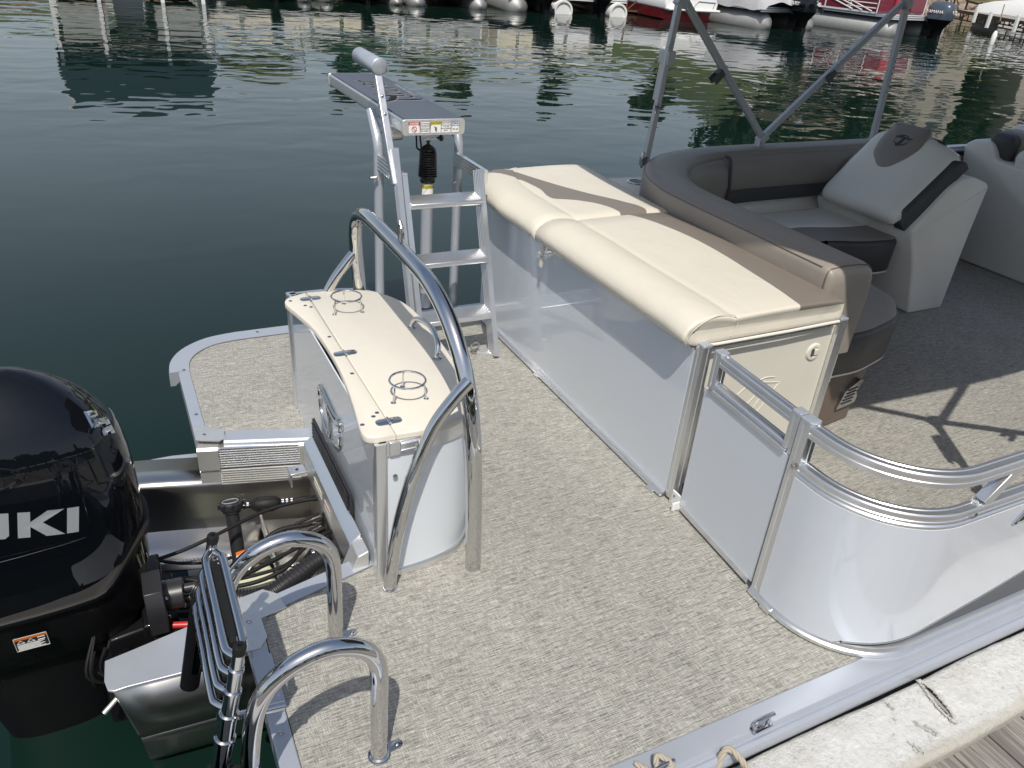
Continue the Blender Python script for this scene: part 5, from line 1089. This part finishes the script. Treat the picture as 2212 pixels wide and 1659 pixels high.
# ================================================================ the far side of the marina
def far_pontoon(x, y, lab, panel, L=7.5, wd=3.0, cover=False, motor=None, txt=None, cap=None, rot=0., canopy=None, tubes=2, name='pontoon_boat', s=1.25, rails=True, fin=True):
    t = thing(name, lab, 'boat', (x, y, WZ), 'boats moored across the water' if False else None); t.rotation_euler = (0, 0, rot)
    def add(g, nm, m, par=None, **k):
        o = g.done(nm, m, None, **k); o.parent = par or t; return o
    hw = wd/2; r = .36*s
    for sx in (-1, 1):
        cx_ = sx*(hw-r*.95); g = G(); e = [(0, .03 if not cap else r*.98), (.16, r*.7) if not cap else (.02, r), (.34, r), (L*.85, r), (L*.95, r*.7), (L, r*.3)]
        g.tube([(cx_, yy, r*.28) for yy, _ in e], [q for _, q in e], 26); po = add(g, 'pontoon', cap or 'dull_aluminium', smooth=40)
        if cap: g = G(); g.lathe((cx_, -.01, r*.28), (0, -1, 0), [(r*.74, -.05), (r*.74, .0), (r*.80, .05), (r*.98, .05), (r*1.0, .0)], 26); add(g, 'end_ring', 'white_paint', po)
    dz = r*1.35
    g = G(); g.box((0, L/2+.1, dz+.05), (wd, L, .10)); add(g, 'deck', 'satin_aluminium')
    for k in range(3): g = G(); g.box((0, .12, dz-.02+.075*k), (wd*1.01, .06, .03)); add(g, 'aft_trim', 'white_paint' if panel else 'aluminium')
    y0 = .9; H = .62*s; z0 = dz+.12
    if panel:
        n = 7
        for sx in (-1, 1):
            for k in range(n):
                ya = y0+(L-y0)*k/n; yb = y0+(L-y0)*(k+1)/n
                g = G(); g.box((sx*hw, (ya+yb)/2, z0+H*.45), (.03, (yb-ya)*.96, H*.8)); p_ = add(g, 'side_panel', panel)
                g = G(); g.box((sx*hw*1.005, ya, z0+H*.5), (.05, .045, H)); add(g, 'rail_post', 'white_paint', p_)
            g = G(); g.box((sx*hw, (y0+L)/2, z0+H), (.05, L-y0, .05)); g.box((sx*hw, (y0+L)/2, z0+.0), (.05, L-y0, .05)); add(g, 'side_rail', 'white_paint')
            if rails:
                g = G()
                for j in range(3): g.tube(spline([(sx*(hw+.03), y0+.2+j*.45, z0+.05), (sx*(hw+.03), y0+1.6+j*.5, z0+H*.55), (sx*(hw+.03), y0+3.2+j*.6, z0+H*.95)], 6), .022, 6)
                for j in range(4): g.tube([(sx*(hw+.03), y0, z0+H*(.2+.2*j)), (sx*(hw+.03), y0+1.4, z0+H*(.2+.2*j))], .018, 6)
                add(g, 'curved_trim', 'white_paint')
        for sx in (-.72, 0, .72): g = G(); g.box((sx*hw, y0, z0+H*.45), (hw*.62, .03, H*.8)); add(g, 'aft_panel', panel if (sx or panel != 'maroon_paint') else 'red_paint')
        g = G(); g.box((0, y0, z0+H), (wd, .05, .05)); add(g, 'aft_rail', 'white_paint')
        g = G(); g.loft([[(-hw*.85, y0+.1, z0+H*.9), (-hw*.85, y0+.2, z0+H*1.25), (-hw*.85, y0+.9, z0+H*1.25), (-hw*.85, y0+1., z0+H*.9)], [(hw*.85, y0+.1, z0+H*.9), (hw*.85, y0+.2, z0+H*1.25), (hw*.85, y0+.9, z0+H*1.25), (hw*.85, y0+1., z0+H*.9)]]); add(g, 'sun_pad', 'cream_vinyl', bev=.05)
    if cover:
        random.seed(int(x*10)); NX, NY = 28, 40; rows = []
        for j in range(NY+1):
            v = j/NY; row = []; yy = -.1+v*(L+.1)
            for i in range(NX+1):
                u = i/NX*2-1; prof_ = 1-abs(u)**5; ridge = .55+.30*math.sin(PI*min(1, v*1.2+.12)); z = z0-.10+(H*ridge*1.5)*prof_**.55*min(1, .35+v*5)
                z += .05*math.sin(u*9+v*14)*prof_+.04*math.sin(v*38+u*5)*(1-prof_*.5)
                row.append((u*(hw+.06+.03*math.sin(v*44)), yy, z))
            rows.append(row)
        g = G(); g.loft(rows, False, False); add(g, 'boat_cover', cover, smooth=60)
    if motor:
        mc, wz = motor; g = G(); mz = dz+.15
        secs = []
        for z, a, b in ((-.62, .09, .13), (-.30, .12, .20), (-.16, .20, .30), (-.06, .26, .37), (.10, .27, .40), (.26, .26, .39), (.36, .22, .33), (.42, .12, .2)):
            secs.append([(wz+s*a*math.copysign(abs(math.cos(2*PI*k/20))**.65, math.cos(2*PI*k/20)), -.42+s*b*math.copysign(abs(math.sin(2*PI*k/20))**.7, math.sin(2*PI*k/20)), mz+s*z) for k in range(20)])
        g.loft(secs[3:]); mo = add(g, 'outboard_cowl', mc, smooth=50); g = G(); g.loft(secs[:4]); g.box((wz, -.40, mz-s*.75), (.16*s, .34*s, .5*s)); g.box((wz, -.1, mz-.35*s), (.3*s, .3*s, .4*s)); add(g, 'outboard_leg', 'dark_gloss', mo, smooth=40, bev=.01)
        if txt:
            for q, (tx, sz, dx, fc_) in enumerate(txt):
                if fc_ == 'side': M = frame((wz-s*.272, -.42+dx*s, mz+.10*s), (0, -1, 0), (0, 0, 1))
                else: M = frame((wz+dx*s, -.42-.405*s, mz+.10*s), (1, 0, 0), (0, 0, 1))
                g = text_geo(tx, sz*s, M, ex=.012, sx=1.1); add(g, 'cowl_lettering', 'label_white', mo, smooth=0)
        g = G(); g.disc((wz, -.42-.40*s, mz+.22*s), (0, -1, 0), .05*s, .015); add(g, 'cowl_badge', 'steel', mo)
    if canopy:
        m_, z1, y1, y2 = canopy; g = G()
        g.loft([[(-hw*.9, yy, z1), (-hw*.5, yy, z1+.18), (0, yy, z1+.24), (hw*.5, yy, z1+.18), (hw*.9, yy, z1), (hw*.88, yy, z1-.06), (-hw*.88, yy, z1-.06)] for yy in (y1, y2)]); cn_ = add(g, 'canopy', m_)
        g = G()
        for sx in (-1, 1):
            for yy in (y1+.1, y2-.1): g.tube([(sx*hw*.95, (y1+y2)/2, z0+H), (sx*hw*.88, yy, z1)], .03, 6)
        add(g, 'canopy_pole', 'white_paint', cn_)
    return t
far_pontoon(11.9, 28.7, 'silver pontoon hull end at the top edge left of the black outboard', 'grey_siding', rot=-.10, canopy=('olive_canvas', 2.3, 1.5, 5), rails=False, s=1.0)
far_pontoon(15.3, 28.2, 'boat with black outboard between two dull silver pontoon ends', 'cream_siding', wd=2.5, motor=('gloss_black', -.0), rot=-.05, rails=False)
far_pontoon(17.35, 28.0, 'boat with two white ringed round pontoon ends and a black outboard', 'white_paint', wd=3.0, cap='white_paint', motor=('gloss_black', .25), rot=-.12, rails=False, s=1.05)
far_pontoon(24.8, 25.2, 'pontoon boat under a wrinkled grey cover with a black outboard', None, wd=3.4, cover='grey_tarp', motor=('gloss_black', .05), txt=[('40', .16, .10, 'aft'), ('MERCURY', .13, .30, 'side')], rot=.12, s=1.3)
far_pontoon(30.6, 24.1, 'maroon and white pontoon boat with dark blue outboard', 'maroon_paint', wd=3.4, L=9.5, motor=('navy_cowl', .75), txt=[('YAMAHA', .12, .06, 'side'), ('115', .15, .02, 'aft')], rot=.14, s=1.35, canopy=('tan_canvas', 4.2, 3, 7))
# red and white runabout
rb = thing('runabout', 'white runabout with a bright red hull bottom beside the brown dock frame', 'boat', (21.35, 27.4, WZ)); rb.rotation_euler = (0, 0, -.10)
def hullsec(y, hw, zk, zc, zt): return [(-hw, y, zt), (-hw*.93, y, zc), (0, y, zk), (hw*.93, y, zc), (hw, y, zt)]
g = G(); g.loft([hullsec(0, 1.15, -.3, .05, .38), hullsec(3, 1.25, -.3, .05, .42), hullsec(6, 1.0, -.1, .3, .6), hullsec(7.6, .1, .5, .7, .9)]); o = g.done('hull_bottom', 'red_paint', None); o.parent = rb
g = G(); g.loft([[(-a, y, z), (-a*1.02, y, z+.28), (-a*.8, y, z+.75), (a*.8, y, z+.75), (a*1.02, y, z+.28), (a, y, z)] for y, a, z in ((-.35, 1.16, .385), (3, 1.27, .425), (6, 1.02, .605), (7.6, .12, .905))]); o = g.done('topsides', 'white_paint', None, smooth=45, bev=.05); o.parent = rb
g = G(); g.box((0, -.40, .42), (2.3, .5, .10)); o = g.done('swim_platform', 'white_paint', None, bev=.04); o.parent = rb
for dx in (-.62, -.40, -.05): g = G(); g.disc((dx, -.37+.13, .80), (0, -1, .1), .075, .03); o = g.done('port_ring', 'dark_grey', None); o.parent = rb
g = G(); g.tube([(.1, -.4, .55), (.15, -.55, .72), (.9, -.55, .70), (.95, -.4, .52)], .03, 8); o = g.done('platform_rail', 'steel', None); o.parent = rb
# brown steel dock frame between the boats
df = thing('dock_truss', 'rusty brown steel dock frame left of the red hulled runabout', 'dock frame', (19.6, 29.5, WZ)); df.rotation_euler = (0, 0, -.2)
for k in range(4): g = G(); g.box((-.9+.6*k, 0, .45), (.06, .06, 1.1)); o = g.done('upright', 'rust_steel', None); o.parent = df
for z in (.12, .62): g = G(); g.box((0, 0, z), (2.3, .07, .06)); o = g.done('rail', 'rust_steel', None); o.parent = df
for k in range(3): g = G(); g.beam((-.9+.6*k, 0, .12), (-.3+.6*k, 0, .62), .04, .04); o = g.done('brace', 'rust_steel', None); o.parent = df
# main walkway behind all the boats
wk = thing('marina_walkway', 'long grey truss walkway behind the moored boats', 'walkway', (25, 37, WZ))
A, B = V((-14, 40, 0)), V((33.5, 34.5, 0))
def walk(t, A, B, w=1.8):
    d = (B-A).normalized(); nn_ = V((-d.y, d.x, 0)); L = (B-A).length
    def add(g, nm, m): o = g.done(nm, m, None); o.parent = t; o.location = -V(t.location); return o
    add(G().beam(A+V((0, 0, .0)), B+V((0, 0, .0)), w, .10, (0, 0, 1)), 'deck', 'grey_wood')
    g = G()
    for s in (-1, 1):
        g.beam(A+nn_*s*w/2+V((0, 0, -.42)), B+nn_*s*w/2+V((0, 0, -.42)), .07, .07); g.beam(A+nn_*s*w/2+V((0, 0, -.02)), B+nn_*s*w/2+V((0, 0, -.02)), .07, .16)
        n = int(L/1.2)
        for k in range(n):
            p = A+d*(L*k/n)+nn_*s*w/2; q = A+d*(L*(k+1)/n)+nn_*s*w/2; g.beam(p+V((0, 0, -.40)), p+V((0, 0, -.02)), .05, .05)
            if k % 2: g.beam(p+V((0, 0, -.40)), q+V((0, 0, -.05)), .045, .045)
    o = add(g, 'truss', 'rust_steel'); return add
walk(wk, A, B)
w2 = thing('finger_walkway', 'walkway with white bumper posts right of the maroon boat', 'walkway', (37, 28, WZ))
A2, B2 = V((47.6, 34.2, -.05)), V((38.2, 20.0, -.05)); walk(w2, A2, B2)
for k, (px, py) in enumerate(((42.6, 30.2), (39.2, 27.0), (38.9, 25.4), (46.2, 34.6), (39.9, 24.3))):
    g = G(); g.box((px, py, -.02), (.15, .12, .72), Euler((0, .03*(k % 2), 0))); o = g.done('bumper_post', 'white_paint', None, bev=.01); o.parent = w2; o.location = -V(w2.location)
fd = thing('fender', 'white cylindrical fender hanging beside the dark blue outboard', 'fender', (33.0, 22.3, WZ+.3))
G().lathe((33.0, 22.3, WZ-.15), (.08, 0, 1), [(.0, 0), (.06, .03), (.10, .12), (.10, .50), (.06, .62), (.03, .66), (.0, .66)], 14).done('body', 'white_paint', fd); G().tube([(33.06, 22.3, .25), (33.0, 22.3, .85)], .02, 6).done('line', 'rope_fibre', fd)
wb = thing('white_speedboat', 'sleek white speedboat bow behind the white bumper posts', 'boat', (49.5, 29.0, WZ)); wb.rotation_euler = (0, 0, .55)
g = G(); g.loft([[(-a, y, -.3), (-a*1.05, y, z*.55), (-a*.7, y, z), (a*.7, y, z), (a*1.05, y, z*.55), (a, y, -.3)] for y, a, z in ((-4.5, 1.3, 1.9), (-1, 1.35, 1.9), (2, 1.05, 1.6), (4.2, .4, 1.25), (5, .06, 1.0))]); o = g.done('hull', 'white_paint', None, smooth=60); o.parent = wb
g = G(); g.lathe((1.38, 1.2, .55), (0, 0, 1), [(.0, 0), (.16, .1), (.16, .55), (.0, .66)], 12); o = g.done('fender', 'black_rubber', None); o.parent = wb

# shore: sloping bank, steep wooded hill, railing
def dz0(lat): return 45+min(16, max(0, (lat-10)*1.15))+.8*math.sin(lat*.3)
def gh_(x, y):
    n = V((.55, .835)); d = x*n.x+y*n.y; lat = x*.835-y*.55; d0 = dz0(lat); s_ = max(0, d-d0)
    pass                                             # grows to the right
    k = min(1, max(0, (lat-8)/16)); h = min(s_*.34, 5+s_*.05)
    hill = k*max(0, s_-14)*.36
    return WZ-.6+h+min(hill, 12)+.35*math.sin(x*.6+y*.3)*min(1, s_*.1)
g = G(); N = 90; rows = []
for j in range(N+1):
    rows.append([(x, y, gh_(x, y)) for i in range(N+1) for x, y in [(-90+260*i/N, 20+170*j/N)]])
g.loft(rows, False, False); struct('shore_bank', g, 'shore_ground', smooth=80)
random.seed(21); g = G()
for k in range(260):
    lat = random.uniform(-30, 60); d = dz0(lat)+.6+random.uniform(0, 3.0); x = d*.55+lat*.835; y = d*.835-lat*.55; r_ = random.uniform(.2, .75)
    c = V((x, y, gh_(x, y)+r_*.2)); m4 = Matrix.Translation(c) @ Euler((random.random()*3, random.random()*3, 0)).to_matrix().to_4x4() @ Matrix.Diagonal((r_, r_*random.uniform(.5, .9), r_*.6, 1))
    bmesh.ops.create_icosphere(g.b, subdivisions=1, radius=1, matrix=m4)
o = g.done('shore_rocks', 'rock', None, smooth=0); reg(o, 'tumbled brown rocks along the far bank', 'rocks', None, 'stuff')
rl = thing('shore_railing', 'dark brown railing along the grassy far bank', 'railing', (45, 33, 2))
Rp = [(54.5-1.15*k, 41.5-1.82*k) for k in range(12)]
for k, (x, y) in enumerate(Rp):
    z = gh_(x, y); g = G(); g.box((x, y, z+.55), (.09, .09, 2.2)); g.done('post', 'rust_steel', rl)
for h in (1.5, .15):
    g = G()
    for (a, b) in zip(Rp, Rp[1:]): g.beam((*a, gh_(*a)+h), (*b, gh_(*b)+h), .10, .12)
    g.done('rail', 'rust_steel', rl)
# trees (they stand above the picture but are mirrored in the water and the chrome)
def leaf_crown(seed, rx, rz, n, m):
    random.seed(seed); vs = []; fs = []
    blobs = [(V((random.uniform(-.62, .62), random.uniform(-.62, .62), random.uniform(-.55, .7))), random.uniform(.28, .52)) for _ in range(15)]
    for k in range(n):
        c, r_ = random.choice(blobs); d = V((random.gauss(0, 1), random.gauss(0, 1), random.gauss(0, 1))).normalized()*r_*random.uniform(.65, 1.08)
        p = V(((c.x+d.x)*rx, (c.y+d.y)*rx, (c.z+d.z)*rz)); q = Euler((random.random()*6, random.random()*6, random.random()*6)).to_matrix(); s_ = random.uniform(.16, .34); i = len(vs)
        vs += [p+q @ V(v) for v in ((-s_, -s_*.6, 0), (s_, -s_*.6, .1*s_), (s_*.8, s_*.6, 0), (-s_*.8, s_*.6, .1*s_))]; fs.append((i, i+1, i+2, i+3))
    me = bpy.data.meshes.new('crown'); me.from_pydata(vs, [], fs); me.materials.append(MT[m]); return me
crowns = [leaf_crown(40+k, 3.1, 3.3, 3600, 'foliage%d' % (k % 3)) for k in range(4)]
tg = G(); tg.tube([(0, 0, -1), (.1, 0, 2), (-.05, .1, 4.5), (.1, 0, 7)], [.32, .24, .17, .06], 8)
for k in range(6): a = k*1.1; tg.tube([(0, 0, 2.6+.5*k), (1.3*math.cos(a), 1.3*math.sin(a), 4.2+.5*k), (2.1*math.cos(a), 2.1*math.sin(a), 5.2+.5*k)], [.10, .06, .02], 6)
o = tg.done('trunk', 'bark'); trunk = o.data; bpy.data.objects.remove(o)
random.seed(77); nt_ = 0
for k in range(62):
    lat = -22+1.45*k+random.uniform(-1, 1); d = dz0(lat)+15+random.uniform(-3, 14)+(5 if lat < 2 else 0); x = d*.55+lat*.835; y = d*.835-lat*.55
    if lat < 11 and k % 6: continue
    z = gh_(x, y); sc_ = random.uniform(.85, 1.25)*(1 if lat > 9 else .55)
    t = thing('tree', 'leafy tree on the wooded far bank, seen only mirrored in the lake', 'tree', (x, y, z-.3), 'trees on the far bank'); t.scale = (sc_,)*3; t.rotation_euler = (0, 0, random.random()*6)
    a = bpy.data.objects.new('trunk', trunk); COL.objects.link(a); a.parent = t
    b = bpy.data.objects.new('crown', crowns[k % 4]); COL.objects.link(b); b.parent = t; b.location = (0, 0, 6.2)
# wooded bank on the side behind the camera
g = G(); g.loft([[(x, -24-abs(x)*.15-j*6, WZ-.4+min(j, 3)*1.6) for j in range(8)] for x in range(-90, 100, 10)], False, False); struct('near_bank', g, 'shore_ground', smooth=80)
random.seed(99)
for k in range(34):
    x = -62+3.9*k+random.uniform(-1, 1); y = -32-abs(x)*.15+random.uniform(-4, 3); sc_ = random.uniform(.9, 1.4)
    t = thing('tree', 'leafy tree on the near bank behind the dock, seen only mirrored in chrome', 'tree', (x, y, 1.5), 'trees on the near bank'); t.scale = (sc_,)*3; t.rotation_euler = (0, 0, random.random()*6)
    a = bpy.data.objects.new('trunk', trunk); COL.objects.link(a); a.parent = t
    b = bpy.data.objects.new('crown', crowns[k % 4]); COL.objects.link(b); b.parent = t; b.location = (0, 0, 5.4)
# houses up the bank and the covered docks to the left, mirrored in the lake
def boathouse(x, y, w, d, lab, zs_, roofm, wallm, door=True):
    t = thing('boathouse', lab, 'boathouse', (x, y, WZ))
    def add(g, nm, m, par=None, **k): o = g.done(nm, m, None, **k); o.parent = par or t; return o
    z1, z2, z3 = zs_
    g = G(); g.box((-w*.31, 0, z1/2+.1), (w*.30, d, z1)); add(g, 'wall', wallm); g = G(); g.box((w*.31, 0, z1/2+.1), (w*.30, d, z1)); add(g, 'wall', wallm)
    g = G(); g.box((0, -d*.2, .55), (w*.20, .3, 1.1)); add(g, 'door', 'white_paint')
    for sx in (-.5, -.2, .22, .5):
        for sy in (-.5, .5): g = G(); g.box((sx*w, sy*d, z3/2), (.10, .10, z3)); add(g, 'post', 'white_paint')
    g = G(); g.box((0, 0, z1+.16), (w*1.02, d*1.02, .10)); add(g, 'upper_deck', 'grey_wood')
    g = G()
    g.box((0, -d/2, z1+.42), (w, .04, .04)); add(g, 'balustrade', 'white_paint')
    g = G(); g.loft([[(-w*.54, yy, z2), (-w*.48, yy, z3), (w*.48, yy, z3), (w*.54, yy, z2)] for yy in (-d*.56, d*.56)]); add(g, 'roof', roofm)
boathouse(1.35, 28.6, 3.9, 4., 'pale two storey boathouse with dark blue roof mirrored in the lake at upper left', (.95, 1.65, 2.75), 'blue_roof', 'grey_siding')
boathouse(-9, 31, 8, 5, 'dark roofed boathouse beyond the left edge mirrored in the lake', (1.0, 1.5, 2.0), 'house_roof', 'grey_siding')
far_pontoon(5.4, 28.6, 'cream cabin boat with an olive canopy mirrored beside the pale boathouse', 'cream_siding', wd=3.2, canopy=('olive_canvas', 2.15, .6, 3.4), rails=False, s=.75, motor=('gloss_black', .3))
far_pontoon(8.8, 28.9, 'tan sided boat with a dark green canopy mirrored left of the diving board', 'cream_siding', wd=3.0, canopy=('green_canvas', 1.7, .5, 3.5), rails=False, s=.8, motor=('gloss_black', 0))
for k, (x, y, w, h, lab) in enumerate(((72, 40, 13, 7, 'tan house high on the bank furthest right'), (60, 50, 11, 6.5, 'tan house on the bank above the white speedboat'))):
    t = thing('house', lab+', seen only mirrored in the lake', 'house', (x, y, gh_(x, y)))
    t.rotation_euler = (0, 0, -.58)
    def add(g, nm, m, par=None, **k_): o = g.done(nm, m, None, **k_); o.parent = par or t; return o
    g = G(); g.box((0, 0, h/2-1), (w, 9, h+2)); wl_ = add(g, 'wall', 'house_wall')
    g = G(); g.loft([[(xx, -5, h), (xx, 0, h+2.6), (xx, 5, h)] for xx in (-w/2-.5, w/2+.5)]); add(g, 'roof', 'house_roof')
    for i in range(5):
        for j in range(2): g = G(); g.box((-w/2+w*(i+.5)/5, -4.52, 1.5+j*2.9), (1.3, .08, 1.5)); add(g, 'window', 'window_glass')
